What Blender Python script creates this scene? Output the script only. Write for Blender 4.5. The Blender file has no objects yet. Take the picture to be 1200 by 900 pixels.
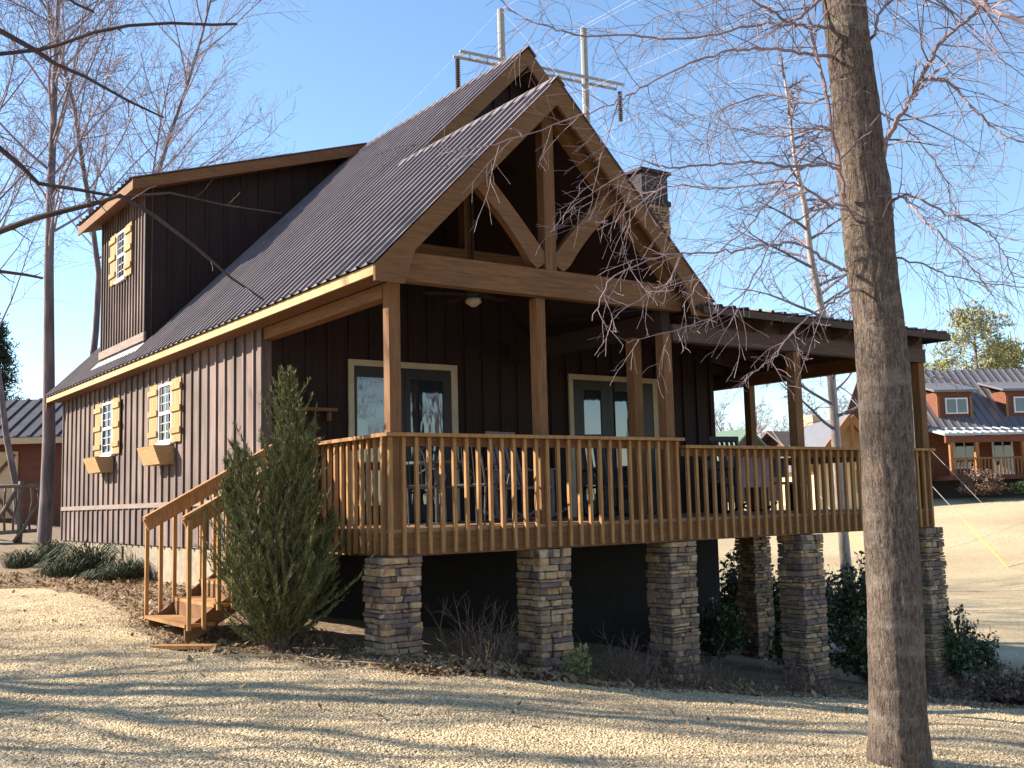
import bpy, math, random
import numpy as np
from mathutils import Vector, Matrix, noise as mnoise
R_ = math.radians
sc = bpy.context.scene
col = sc.collection
rnd = random.Random(7)

# ------------------------------------------------------------------ camera
CAM = Vector((-5.207, -9.483, 0.503)); FPX = 1272.8
yaw, pit, rol = R_(54.776), R_(6.232), R_(-1.427)
Fw = Vector((math.cos(pit)*math.cos(yaw), math.cos(pit)*math.sin(yaw), math.sin(pit)))
Rt = Fw.cross(Vector((0, 0, 1))).normalized(); Up = Rt.cross(Fw)
Rr = Rt*math.cos(rol)+Up*math.sin(rol); Ur = -Rt*math.sin(rol)+Up*math.cos(rol)
cd = bpy.data.cameras.new('camera'); cam = bpy.data.objects.new('camera', cd); col.objects.link(cam)
cam.matrix_world = Matrix(((Rr.x, Ur.x, -Fw.x, CAM.x), (Rr.y, Ur.y, -Fw.y, CAM.y), (Rr.z, Ur.z, -Fw.z, CAM.z), (0, 0, 0, 1)))
cd.sensor_width = 36; cd.lens = 36*FPX/1200; cd.clip_start = .1; cd.clip_end = 2000
sc.camera = cam

def at(px, py, dep):
    "world point seen at a place in the photograph, at a given distance"
    return CAM + (Fw + Rr*((px-600)/FPX) - Ur*((py-450)/FPX))*dep

# ------------------------------------------------------------------ terrain height
GP = [(0,-.1,-.95),(1.9,-.1,-1.34),(3.8,0,-1.65),(6.1,0,-1.95),(8.9,0,-2.3),(-1.6,2.3,-.82),(-.7,1,-.9),(0,3.3,-.75),(0,6,-.6),
      (0,9,-.42),(0,13.6,-.16),(-2,8,-.55),(-3,13,-.3),(-1,15,-.12),(.9,-4.9,-1.22),(-3,-4,-1.08),(-5.2,-9.5,-1.12),(2,-9,-1.35),(-8,-4,-1.0),
      (-8,4,-.75),(-9,12,-.3),(4.5,-3,-1.6),(7,-3,-2.0),(8,-8,-1.9),(12,1.6,-2.5),(12,8,-2.45),(8.9,6,-2.1),(8.9,13,-1.7),(18,6,-2.55),(25,12,-2.45),
      (35,15,-1.9),(45,20,-.25),(48,26,.15),(55,26,.3),(52,22,.2),(20,25,-1.6),(30,35,-1),(45,45,0),(0,25,.3),(-10,25,.4),(0,45,1.0),(-20,10,-.3),(-20,-15,-1.2),(10,-20,-2),(30,-10,-2.5),(50,0,-1.5),
      (60,40,.3),(80,80,1.5),(120,20,1),(-60,60,2),(-80,-60,0),(60,-80,-2),(0,120,3),(0,-80,-2),(150,100,3),(3,-.2,-1.55),(4,8,-1.2),(4,3.3,-1.4)]
GP = np.array(GP, float)
def _ker(r): r = np.maximum(r, 1e-6); return r
_n = len(GP); _A = np.zeros((_n+3, _n+3))
_r = np.hypot(GP[:, None, 0]-GP[None, :, 0], GP[:, None, 1]-GP[None, :, 1])
_A[:_n, :_n] = -_ker(_r)+np.eye(_n)*-.15; _A[:_n, _n] = 1; _A[:_n, _n+1] = GP[:, 0]; _A[:_n, _n+2] = GP[:, 1]; _A[_n:, :_n] = _A[:_n, _n:].T
_w = np.linalg.solve(_A, np.concatenate([GP[:, 2], [0, 0, 0]]))
def gzs(X, Y):
    X = np.asarray(X, float); Y = np.asarray(Y, float); o = np.zeros(X.shape)+_w[_n]+_w[_n+1]*X+_w[_n+2]*Y
    for i in range(_n): o = o-_w[i]*_ker(np.hypot(X-GP[i, 0], Y-GP[i, 1])*1.0)
    d = np.hypot(X, Y); o = np.where(d > 150, np.clip(o, -4, 4), o)
    return o
def gz(x, y): return float(gzs(x, y))

# ------------------------------------------------------------------ object helpers
def tag(o, label=None, cat=None, group=None, kind=None):
    if label: o['label'] = label
    if cat: o['category'] = cat
    if group: o['group'] = group
    if kind: o['kind'] = kind
    return o
def empty(name, loc, label, cat, group=None):
    o = bpy.data.objects.new(name, None); o.empty_display_size = .2; col.objects.link(o); o.location = loc
    return tag(o, label, cat, group)
def root_of(o):
    while o.parent: o = o.parent
    return o
def copy_tree(o, parent=None):
    c = o.copy(); col.objects.link(c); c.parent = parent
    for ch in list(o.children): copy_tree(ch, c)
    return c

class MB:
    def __init__(s): s.v = []; s.f = []; s.m = []; s.mi = 0
    def add(s, vs, fs):
        b = len(s.v); s.v += [tuple(q) for q in vs]; s.f += [tuple(b+i for i in f) for f in fs]; s.m += [s.mi]*len(fs); return s
    def box(s, x0, x1, y0, y1, z0, z1):
        return s.add([(x0,y0,z0),(x1,y0,z0),(x1,y1,z0),(x0,y1,z0),(x0,y0,z1),(x1,y0,z1),(x1,y1,z1),(x0,y1,z1)],
                     [(0,3,2,1),(4,5,6,7),(0,1,5,4),(1,2,6,5),(2,3,7,6),(3,0,4,7)])
    def bar(s, a, b, w, h, up=(0, 0, 1)):
        "box along a-b, w wide (sideways) and h tall (towards up), centred on the line"
        a = Vector(a); b = Vector(b); d = (b-a).normalized(); u = Vector(up); sd = d.cross(u)
        if sd.length < 1e-4: sd = d.cross(Vector((0, 1, 0)))
        sd.normalize(); u = sd.cross(d)
        v = [p+sd*(w/2*i)+u*(h/2*j) for p in (a, b) for i, j in ((-1,-1),(1,-1),(1,1),(-1,1))]
        return s.add(v, [(0,1,2,3),(7,6,5,4),(0,4,5,1),(1,5,6,2),(2,6,7,3),(3,7,4,0)])
    def prism(s, pts, off):
        "polygon pts (3d) extruded by off"
        n = len(pts); off = Vector(off); P = [Vector(p) for p in pts]
        return s.add(P+[p+off for p in P], [tuple(range(n))[::-1], tuple(range(n, 2*n))]+[(i, (i+1) % n, n+(i+1) % n, n+i) for i in range(n)])
    def tube(s, path, rad, n=6, cap=True):
        path = [Vector(p) for p in path]; b = len(s.v); k = len(path)
        if not hasattr(rad, '__len__'): rad = [rad]*k
        nrm = None
        for i, p in enumerate(path):
            d = (path[min(i+1, k-1)]-path[max(i-1, 0)])
            if d.length < 1e-9: d = Vector((0, 0, 1))
            d.normalize()
            if nrm is None: nrm = d.orthogonal().normalized()
            else:
                nrm = nrm-d*nrm.dot(d)
                if nrm.length < 1e-5: nrm = d.orthogonal()
                nrm.normalize()
            bi = d.cross(nrm); r = rad[i]
            for j in range(n):
                a = 2*math.pi*j/n; q = p+nrm*(math.cos(a)*r)+bi*(math.sin(a)*r); s.v.append((q.x, q.y, q.z))
        fs = []
        for i in range(k-1):
            for j in range(n):
                a0 = b+i*n+j; a1 = b+i*n+(j+1) % n; fs.append((a0, a1, a1+n, a0+n))
        if cap: fs.append(tuple(b+j for j in range(n))[::-1]); fs.append(tuple(b+(k-1)*n+j for j in range(n)))
        s.f += fs; s.m += [s.mi]*len(fs); return s
    def build(s, name, mat, parent=None, smooth=False, bevel=0, label=None):
        org = root_of(parent).location if parent else Vector((0, 0, 0))
        me = bpy.data.meshes.new(name)
        V = np.array(s.v, float)-np.array(org)
        me.from_pydata([tuple(x) for x in V], [], s.f)
        for m in (mat if isinstance(mat, (list, tuple)) else [mat]): me.materials.append(m)
        if any(s.m): me.polygons.foreach_set('material_index', s.m)
        if smooth: me.polygons.foreach_set('use_smooth', [True]*len(me.polygons))
        me.update()
        o = bpy.data.objects.new(name, me); col.objects.link(o)
        if parent: o.parent = parent
        if bevel:
            b = o.modifiers.new('bevel', 'BEVEL'); b.width = bevel; b.segments = 1; b.limit_method = 'ANGLE'; b.angle_limit = R_(50)
        if label: o['label'] = label
        return o
    def thing(s, name, mat, loc, label, cat, group=None, **k):
        "one mesh as a thing of its own with its origin at loc"
        o = s.build(name, mat, None, **k); L = Vector(loc); o.data.transform(Matrix.Translation(-L)); o.location = L
        return tag(o, label, cat, group)

# ------------------------------------------------------------------ materials
def mat(name, c1, c2, scale=(1, 1, 1), ns=6., detail=6., rough=.8, bump=.25, bdist=.01, island=0., spec=.3, metal=0., lo=.3, hi=.7, big=0.):
    m = bpy.data.materials.new(name); m.use_nodes = True; nt = m.node_tree; N = nt.nodes; L = nt.links; bs = N['Principled BSDF']
    tc = N.new('ShaderNodeTexCoord'); mp = N.new('ShaderNodeMapping'); mp.inputs['Scale'].default_value = scale
    L.new(tc.outputs['Object'], mp.inputs['Vector'])
    nz = N.new('ShaderNodeTexNoise'); nz.inputs['Scale'].default_value = ns; nz.inputs['Detail'].default_value = detail; nz.inputs['Roughness'].default_value = .62
    L.new(mp.outputs[0], nz.inputs['Vector'])
    cr = N.new('ShaderNodeValToRGB'); cr.color_ramp.elements[0].position = lo; cr.color_ramp.elements[1].position = hi
    cr.color_ramp.elements[0].color = (*c1, 1); cr.color_ramp.elements[1].color = (*c2, 1)
    L.new(nz.outputs['Fac'], cr.inputs['Fac']); out = cr.outputs['Color']
    fac = None
    if island:
        g = N.new('ShaderNodeNewGeometry'); mr = N.new('ShaderNodeMapRange'); mr.inputs['To Min'].default_value = 1-island; mr.inputs['To Max'].default_value = 1+island
        L.new(g.outputs['Random Per Island'], mr.inputs['Value']); fac = mr.outputs[0]
        ad = N.new('ShaderNodeVectorMath'); ad.operation = 'MULTIPLY_ADD'; L.new(g.outputs['Random Per Island'], ad.inputs[0]); ad.inputs[1].default_value = (37, 53, 71)
        L.new(mp.outputs[0], ad.inputs[2]); L.new(ad.outputs[0], nz.inputs['Vector'])
    if big:
        n2 = N.new('ShaderNodeTexNoise'); n2.inputs['Scale'].default_value = .9; n2.inputs['Detail'].default_value = 5; L.new(tc.outputs['Object'], n2.inputs['Vector'])
        m2 = N.new('ShaderNodeMapRange'); m2.inputs['From Min'].default_value = .3; m2.inputs['From Max'].default_value = .7; m2.inputs['To Min'].default_value = 1-big; m2.inputs['To Max'].default_value = 1+big
        L.new(n2.outputs['Fac'], m2.inputs['Value'])
        if fac:
            mm = N.new('ShaderNodeMath'); mm.operation = 'MULTIPLY'; L.new(fac, mm.inputs[0]); L.new(m2.outputs[0], mm.inputs[1]); fac = mm.outputs[0]
        else: fac = m2.outputs[0]
    if fac:
        hs = N.new('ShaderNodeHueSaturation'); L.new(out, hs.inputs['Color']); L.new(fac, hs.inputs['Value']); out = hs.outputs['Color']
    L.new(out, bs.inputs['Base Color'])
    bs.inputs['Roughness'].default_value = rough; bs.inputs['Metallic'].default_value = metal; bs.inputs['Specular IOR Level'].default_value = spec
    if bump:
        bp = N.new('ShaderNodeBump'); bp.inputs['Strength'].default_value = bump; bp.inputs['Distance'].default_value = bdist
        L.new(nz.outputs['Fac'], bp.inputs['Height']); L.new(bp.outputs[0], bs.inputs['Normal'])
    return m
TC1, TC2 = (.105, .046, .018), (.205, .098, .038)
timZ = mat('timber_upright', TC1, TC2, (14, 14, 1), 3, island=.16, bump=.2, big=.08)
timX = mat('timber_across', TC1, TC2, (1, 14, 14), 3, island=.16, bump=.2, big=.08)
timY = mat('timber_lengthwise', TC1, TC2, (14, 1, 14), 3, island=.16, bump=.2, big=.08)
rail_m = mat('stained_rail_wood', (.225, .105, .036), (.41, .215, .080), (12, 12, 1.2), 3, island=.36, bump=.2)
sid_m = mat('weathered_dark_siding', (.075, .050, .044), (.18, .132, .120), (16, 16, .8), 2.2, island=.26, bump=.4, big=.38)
sidf_m = mat('shaded_siding', (.014, .0065, .006), (.029, .014, .0115), (16, 16, .8), 2.2, island=.15, bump=.3, big=.15)  # darker copy of the siding: shade on the unlit walls is put into its colour
trim_m = mat('weathered_trim_board', (.15, .11, .095), (.24, .185, .16), (1, 1, 12), 3, bump=.2, island=.1)
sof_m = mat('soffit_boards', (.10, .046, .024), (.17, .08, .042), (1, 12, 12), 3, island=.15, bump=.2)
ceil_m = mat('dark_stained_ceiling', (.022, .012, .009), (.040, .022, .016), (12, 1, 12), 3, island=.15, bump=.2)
roof_m = mat('dark_brown_metal_roof', (.115, .09, .095), (.175, .145, .15), (1, 1, 1), 3, rough=.55, bump=.05, spec=.3, big=.12)
deck_m = mat('deck_boards', (.20, .11, .055), (.32, .19, .10), (12, 1, 12), 3, island=.2, bump=.2)
conc_m = mat('foundation_block', (.19, .155, .115), (.29, .245, .18), (1, 1, 1), 9, rough=.9, bump=.2, big=.2)
win_m = mat('white_window_paint', (.62, .63, .64), (.74, .75, .76), ns=4, rough=.5, bump=0)
cream_m = mat('cream_door_trim', (.36, .30, .20), (.46, .39, .27), ns=4, rough=.6, bump=.05)
shut_m = mat('pale_pine_shutter', (.25, .155, .065), (.37, .24, .11), (14, 14, 1), 3, island=.12, bump=.2)
box_m = mat('flower_box_wood', (.30, .185, .08), (.42, .27, .13), (10, 1, 10), 3, bump=.2, island=.1)
dark_m = mat('dark_door_paint', (.012, .010, .012), (.02, .017, .02), ns=4, rough=.45, bump=0)
iron_m = mat('patio_iron', (.05, .05, .055), (.1, .1, .1), ns=10, rough=.4, bump=0, metal=.6, spec=.5)
pale_m = mat('pale_cushion', (.17, .13, .14), (.24, .19, .20), ns=10, rough=.9, bump=.1)
leaf_lit = mat('dry_leaves', (.16, .092, .045), (.42, .28, .15), ns=2, island=.5, bump=0)
stick_m = mat('bleached_sticks', (.32, .24, .15), (.5, .4, .27), (8, 8, 8), 3, island=.3, bump=.2)
bark_m = mat('furrowed_grey_bark', (.075, .055, .046), (.42, .34, .285), (17, 17, 5), 3.4, detail=9, rough=.95, bump=1., bdist=.03, lo=.32, hi=.66, big=.3)
def bark_mat(name, c1, c2, c3):
    m = bpy.data.materials.new(name); m.use_nodes = True; nt = m.node_tree; N = nt.nodes; L = nt.links; bs = N['Principled BSDF']
    tc = N.new('ShaderNodeTexCoord')
    def noise(scale, ns, det=8):
        mp = N.new('ShaderNodeMapping'); mp.inputs['Scale'].default_value = scale; L.new(tc.outputs['Object'], mp.inputs[0]); n = N.new('ShaderNodeTexNoise'); n.inputs['Scale'].default_value = ns; n.inputs['Detail'].default_value = det; n.inputs['Roughness'].default_value = .7; L.new(mp.outputs[0], n.inputs[0]); return n.outputs['Fac'], mp
    a, _ = noise((26, 26, 6), 2.4, 10); b, _ = noise((1, 1, 2.2), 3.0, 10); c, mp = noise((14, 14, 40), 1.0, 8)
    v = N.new('ShaderNodeTexVoronoi'); v.feature = 'DISTANCE_TO_EDGE'; v.inputs['Scale'].default_value = 1.6; mpv = N.new('ShaderNodeMapping'); mpv.inputs['Scale'].default_value = (30, 30, 5)
    ad = N.new('ShaderNodeVectorMath'); ad.operation = 'ADD'; L.new(tc.outputs['Object'], mpv.inputs[0])
    sc_ = N.new('ShaderNodeVectorMath'); sc_.operation = 'SCALE'; sc_.inputs['Scale'].default_value = 2.6; n3 = N.new('ShaderNodeTexNoise'); n3.inputs['Scale'].default_value = 14; L.new(tc.outputs['Object'], n3.inputs[0]); L.new(n3.outputs['Color'], sc_.inputs[0]); L.new(mpv.outputs[0], ad.inputs[0]); L.new(sc_.outputs[0], ad.inputs[1]); L.new(ad.outputs[0], v.inputs['Vector'])
    vr = N.new('ShaderNodeMapRange'); vr.inputs['From Max'].default_value = .16; L.new(v.outputs['Distance'], vr.inputs['Value'])
    mul = N.new('ShaderNodeMath'); mul.operation = 'MULTIPLY'; L.new(a, mul.inputs[0]); 
    vm = N.new('ShaderNodeMapRange'); vm.inputs['To Min'].default_value = .76; L.new(vr.outputs[0], vm.inputs['Value']); L.new(vm.outputs[0], mul.inputs[1])
    cr = N.new('ShaderNodeValToRGB'); e = cr.color_ramp.elements; e[0].position = .28; e[0].color = (*c1, 1); e[1].position = .6; e[1].color = (*c2, 1); L.new(mul.outputs[0], cr.inputs[0])
    pr = N.new('ShaderNodeValToRGB'); pr.color_ramp.elements[0].position = .52; pr.color_ramp.elements[1].position = .68; L.new(b, pr.inputs[0]); pm = N.new('ShaderNodeMath'); pm.operation = 'MULTIPLY'; L.new(pr.outputs[0], pm.inputs[0]); L.new(c, pm.inputs[1])
    mx = N.new('ShaderNodeMix'); mx.data_type = 'RGBA'; L.new(pm.outputs[0], mx.inputs['Factor']); L.new(cr.outputs[0], mx.inputs['A']); mx.inputs['B'].default_value = (*c3, 1); L.new(mx.outputs['Result'], bs.inputs['Base Color']); bs.inputs['Roughness'].default_value = .95; bs.inputs['Specular IOR Level'].default_value = .2
    bp = N.new('ShaderNodeBump'); bp.inputs['Strength'].default_value = .9; bp.inputs['Distance'].default_value = .03; L.new(mul.outputs[0], bp.inputs['Height']); L.new(bp.outputs[0], bs.inputs['Normal']); return m
bark_m = bark_mat('plated_grey_bark', (.035, .025, .021), (.205, .155, .125), (.34, .29, .245))
twig_m = mat('fine_twigs', (.13, .095, .105), (.27, .20, .215), ns=3, island=.35, bump=0, rough=.8)
btrunk_m = mat('bare_tree_bark', (.09, .07, .075), (.21, .17, .175), (6, 6, 1), 2, rough=.95, bump=.6, bdist=.02, big=.3)
btwig_m = mat('bare_tree_twigs', (.16, .12, .14), (.28, .225, .26), ns=3, island=.3, bump=0)
litb_m = mat('pale_sapling_bark', (.26, .20, .18), (.48, .39, .34), (6, 6, 1), 3, bump=.4)
ced_m = mat('juniper_green', (.055, .068, .02), (.235, .225, .08), ns=2.5, island=.5, bump=0, rough=.7)
cedt_m = mat('juniper_bark', (.07, .045, .03), (.14, .09, .06), (8, 8, 1), 4, bump=.4)
grass_m = mat('liriope_blades', (.03, .042, .02), (.085, .10, .05), ns=2, island=.4, bump=0, rough=.6)
holly_m = mat('broadleaf_green', (.030, .055, .018), (.085, .115, .04), ns=2, island=.45, bump=0, rough=.45, spec=.5)
pine_m = mat('pine_needles', (.14, .145, .055), (.30, .275, .12), ns=1, island=.4, bump=0)
dcon_m = mat('dark_conifer', (.012, .02, .012), (.035, .045, .025), ns=1, island=.4, bump=0)
brush_m = mat('dry_brush', (.10, .06, .045), (.2, .13, .09), ns=2, island=.4, bump=0)
steel_m = mat('galvanised_pole', (.20, .19, .19), (.30, .285, .28), ns=4, rough=.6, bump=0)
insul_m = mat('insulator_glaze', (.05, .04, .05), (.09, .07, .08), ns=4, rough=.3, bump=0)
wire_m = mat('pale_wire', (.3, .3, .3), (.4, .4, .4), ns=4, rough=.5, bump=0)
yel_m = mat('yellow_guy_guard', (.75, .62, .06), (.8, .68, .08), ns=4, rough=.5, bump=0)
nb_wall = mat('red_brown_logs', (.11, .035, .02), (.18, .065, .035), (1, 1, 9), 3, bump=.3)
nb_or = mat('orange_stained_wood', (.22, .085, .03), (.32, .14, .05), (1, 1, 8), 3, bump=.2)
nb_roof = mat('blue_grey_metal_roof', (.115, .105, .11), (.155, .145, .15), ns=3, rough=.4, bump=0, spec=.5)
nb_green = mat('green_metal_roof', (.10, .15, .105), (.14, .19, .14), ns=3, rough=.4, bump=0)
nb_brown = mat('brown_shingles', (.12, .09, .075), (.18, .14, .12), ns=20, rough=.9, bump=.1)
tan_m = mat('tan_panel', (.52, .36, .20), (.62, .44, .26), (1, 1, 8), 3, bump=.1)
log_m = mat('rustic_fence_logs', (.10, .075, .06), (.2, .155, .125), ns=6, island=.3, bump=.4)
stn_pale = mat('pale_chimney_stone', (.42, .34, .25), (.62, .53, .42), ns=3, detail=8, bump=.4, bdist=.05)

def glass_mat(name, base=(.02, .024, .03), ior=1.75):
    m = bpy.data.materials.new(name); m.use_nodes = True; b = m.node_tree.nodes['Principled BSDF']; N = m.node_tree.nodes; L = m.node_tree.links
    b.inputs['Base Color'].default_value = (*base, 1); b.inputs['Roughness'].default_value = .03; b.inputs['IOR'].default_value = ior
    n = N.new('ShaderNodeTexNoise'); n.inputs['Scale'].default_value = 2.5; bp = N.new('ShaderNodeBump'); bp.inputs['Strength'].default_value = .12; bp.inputs['Distance'].default_value = .02
    L.new(n.outputs['Fac'], bp.inputs['Height']); L.new(bp.outputs[0], b.inputs['Normal']); return m
glass_m = glass_mat('window_glass'); dglass_m = glass_mat('door_glass', (.02, .025, .035), 1.95)

def stone_mat():
    m = bpy.data.materials.new('stacked_ledgestone'); m.use_nodes = True; nt = m.node_tree; N = nt.nodes; L = nt.links; bs = N['Principled BSDF']
    g = N.new('ShaderNodeNewGeometry'); cr = N.new('ShaderNodeValToRGB'); cr.color_ramp.interpolation = 'CONSTANT'
    cols = [(.40,.235,.11),(.24,.15,.10),(.46,.29,.15),(.15,.10,.08),(.32,.205,.12),(.28,.195,.135),(.24,.155,.10),(.42,.29,.18),(.17,.12,.10)]
    e = cr.color_ramp.elements; e[0].color = (*cols[0], 1); e[1].position = 1/9; e[1].color = (*cols[1], 1)
    for i in range(2, 9): q = e.new(i/9); q.color = (*cols[i], 1)
    L.new(g.outputs['Random Per Island'], cr.inputs['Fac'])
    tc = N.new('ShaderNodeTexCoord'); nz = N.new('ShaderNodeTexNoise'); nz.inputs['Scale'].default_value = 14; nz.inputs['Detail'].default_value = 8; L.new(tc.outputs['Object'], nz.inputs['Vector'])
    mr = N.new('ShaderNodeMapRange'); mr.inputs['From Min'].default_value = .3; mr.inputs['From Max'].default_value = .7; mr.inputs['To Min'].default_value = .6; mr.inputs['To Max'].default_value = 1.25
    L.new(nz.outputs['Fac'], mr.inputs['Value']); hs = N.new('ShaderNodeHueSaturation'); L.new(cr.outputs[0], hs.inputs['Color']); L.new(mr.outputs[0], hs.inputs['Value'])
    L.new(hs.outputs[0], bs.inputs['Base Color']); bs.inputs['Roughness'].default_value = .9
    bp = N.new('ShaderNodeBump'); bp.inputs['Strength'].default_value = .6; bp.inputs['Distance'].default_value = .02; L.new(nz.outputs['Fac'], bp.inputs['Height']); L.new(bp.outputs[0], bs.inputs['Normal'])
    return m
stone_m = stone_mat()
mort_m = mat('dark_mortar', (.05, .045, .04), (.09, .08, .07), ns=20, bump=.2)

def gravel_mat(name, small):
    m = bpy.data.materials.new(name); m.use_nodes = True; nt = m.node_tree; N = nt.nodes; L = nt.links; bs = N['Principled BSDF']
    tc = N.new('ShaderNodeTexCoord'); v = N.new('ShaderNodeTexVoronoi'); v.inputs['Scale'].default_value = 55; L.new(tc.outputs['Object'], v.inputs['Vector'])
    cr = N.new('ShaderNodeValToRGB'); e = cr.color_ramp.elements
    e[0].color = (.20, .135, .07, 1); e[1].color = (.60, .49, .33, 1); q = e.new(.35); q.color = (.36, .26, .14, 1); q = e.new(.7); q.color = (.50, .385, .225, 1)
    sp = N.new('ShaderNodeSeparateColor'); L.new(v.outputs['Color'], sp.inputs[0]); L.new(sp.outputs[0], cr.inputs['Fac'])
    n = N.new('ShaderNodeTexNoise'); n.inputs['Scale'].default_value = .8; n.inputs['Detail'].default_value = 9; n.inputs['Roughness'].default_value = .65; L.new(tc.outputs['Object'], n.inputs['Vector'])
    mr = N.new('ShaderNodeMapRange'); mr.inputs['From Min'].default_value = .3; mr.inputs['From Max'].default_value = .7; mr.inputs['To Min'].default_value = .74; mr.inputs['To Max'].default_value = 1.38
    L.new(n.outputs['Fac'], mr.inputs['Value']); hs = N.new('ShaderNodeHueSaturation'); L.new(cr.outputs[0], hs.inputs['Color']); L.new(mr.outputs[0], hs.inputs['Value'])
    L.new(hs.outputs[0], bs.inputs['Base Color']); bs.inputs['Roughness'].default_value = .9
    bp = N.new('ShaderNodeBump'); bp.inputs['Strength'].default_value = .9; bp.inputs['Distance'].default_value = .015; bp.invert = True
    L.new(v.outputs['Distance'], bp.inputs['Height']); L.new(bp.outputs[0], bs.inputs['Normal']); return m
grav_m = gravel_mat('pale_pea_gravel', True)
peb_m = mat('pebble_stone', (.32, .225, .125), (.68, .54, .35), ns=.5, island=.38, bump=0, rough=.85, lo=.2, hi=.8)

def ground_mat():
    m = bpy.data.materials.new('dirt_and_dry_grass'); m.use_nodes = True; nt = m.node_tree; N = nt.nodes; L = nt.links; bs = N['Principled BSDF']
    tc = N.new('ShaderNodeTexCoord'); n = N.new('ShaderNodeTexNoise'); n.inputs['Scale'].default_value = 9; n.inputs['Detail'].default_value = 9; n.inputs['Roughness'].default_value = .7; L.new(tc.outputs['Object'], n.inputs['Vector'])
    def ramp(a, b):
        r = N.new('ShaderNodeValToRGB'); r.color_ramp.elements[0].position = .32; r.color_ramp.elements[1].position = .68; r.color_ramp.elements[0].color = (*a, 1); r.color_ramp.elements[1].color = (*b, 1); L.new(n.outputs['Fac'], r.inputs[0]); return r.outputs[0]
    dirt = ramp((.085, .056, .032), (.31, .215, .125)); gr = ramp((.30, .235, .13), (.52, .43, .27))
    n2 = N.new('ShaderNodeTexNoise'); n2.inputs['Scale'].default_value = .16; n2.inputs['Detail'].default_value = 7; L.new(tc.outputs['Object'], n2.inputs['Vector'])
    g2 = N.new('ShaderNodeValToRGB'); g2.color_ramp.elements[0].position = .4; g2.color_ramp.elements[1].position = .62; L.new(n2.outputs['Fac'], g2.inputs[0])
    mx0 = N.new('ShaderNodeMix'); mx0.data_type = 'RGBA'; mf = N.new('ShaderNodeMath'); mf.operation = 'MULTIPLY'; mf.inputs[1].default_value = .55; L.new(g2.outputs[0], mf.inputs[0]); L.new(mf.outputs[0], mx0.inputs['Factor']); L.new(gr, mx0.inputs['A']); mx0.inputs['B'].default_value = (.27, .19, .11, 1)
    a = N.new('ShaderNodeAttribute'); a.attribute_name = 'grass'
    mx = N.new('ShaderNodeMix'); mx.data_type = 'RGBA'; L.new(a.outputs['Fac'], mx.inputs['Factor']); L.new(dirt, mx.inputs['A']); L.new(mx0.outputs['Result'], mx.inputs['B'])
    L.new(mx.outputs['Result'], bs.inputs['Base Color']); bs.inputs['Roughness'].default_value = .95
    bp = N.new('ShaderNodeBump'); bp.inputs['Strength'].default_value = .8; bp.inputs['Distance'].default_value = .04; L.new(n.outputs['Fac'], bp.inputs['Height']); L.new(bp.outputs[0], bs.inputs['Normal']); return m

# ------------------------------------------------------------------ ground
def grid_axis(lo, hi, fine_lo, fine_hi, st, grow=1.25):
    a = list(np.arange(fine_lo, fine_hi+1e-6, st)); s = st; x = fine_hi
    while x < hi: s *= grow; x += s; a.append(x)
    s = st; x = fine_lo
    while x > lo: s *= grow; x -= s; a.insert(0, x)
    return np.array(a)
ax_ = grid_axis(-900, 900, -10, 14, .25); ay_ = grid_axis(-900, 900, -11, 16, .25)
XX, YY = np.meshgrid(ax_, ay_, indexing='ij'); ZZ = gzs(XX, YY)
rough = np.array([[mnoise.noise((x*.9, y*.9, 0))*.05+mnoise.noise((x*3, y*3, 5))*.025 if abs(x) < 30 and abs(y) < 30 else mnoise.noise((x*.07, y*.07, 0))*.25 for y in ay_] for x in ax_])
ZZ = ZZ+rough*np.clip(1-np.exp(-((XX-0)**2+(YY-0)**2)/6), .4, 1)
def mesh_grid(name, X, Y, Z, m):
    n, k = X.shape; vs = np.stack([X, Y, Z], -1).reshape(-1, 3)
    i, j = np.meshgrid(np.arange(n-1), np.arange(k-1), indexing='ij'); a = (i*k+j).ravel()
    fs = np.stack([a, a+k, a+k+1, a+1], 1)
    me = bpy.data.meshes.new(name); me.from_pydata(vs.tolist(), [], fs.tolist()); me.materials.append(m)
    me.polygons.foreach_set('use_smooth', [True]*len(fs)); me.update()
    o = bpy.data.objects.new(name, me); col.objects.link(o); return o
def sm(x, a, b): t = np.clip((x-a)/(b-a), 0, 1); return t*t*(3-2*t)
og = mesh_grid('ground', XX, YY, ZZ, ground_mat()); tag(og, kind='structure')
gr = sm(XX+YY*.12, 11.5, 15); gr = np.maximum(gr, sm(-XX, 5, 8)*sm(YY, 2, 6)*.5); gr = np.maximum(gr, sm(YY, 40, 60)*.6)
at_ = og.data.attributes.new('grass', 'FLOAT', 'POINT'); at_.data.foreach_set('value', gr.ravel().astype('f'))
def bil(x, y):
    i = min(max(np.searchsorted(ax_, x)-1, 0), len(ax_)-2); j = min(max(np.searchsorted(ay_, y)-1, 0), len(ay_)-2)
    u = (x-ax_[i])/(ax_[i+1]-ax_[i]); v = (y-ay_[j])/(ay_[j+1]-ay_[j])
    return float(ZZ[i, j]*(1-u)*(1-v)+ZZ[i+1, j]*u*(1-v)+ZZ[i, j+1]*(1-u)*v+ZZ[i+1, j+1]*u*v)
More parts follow.
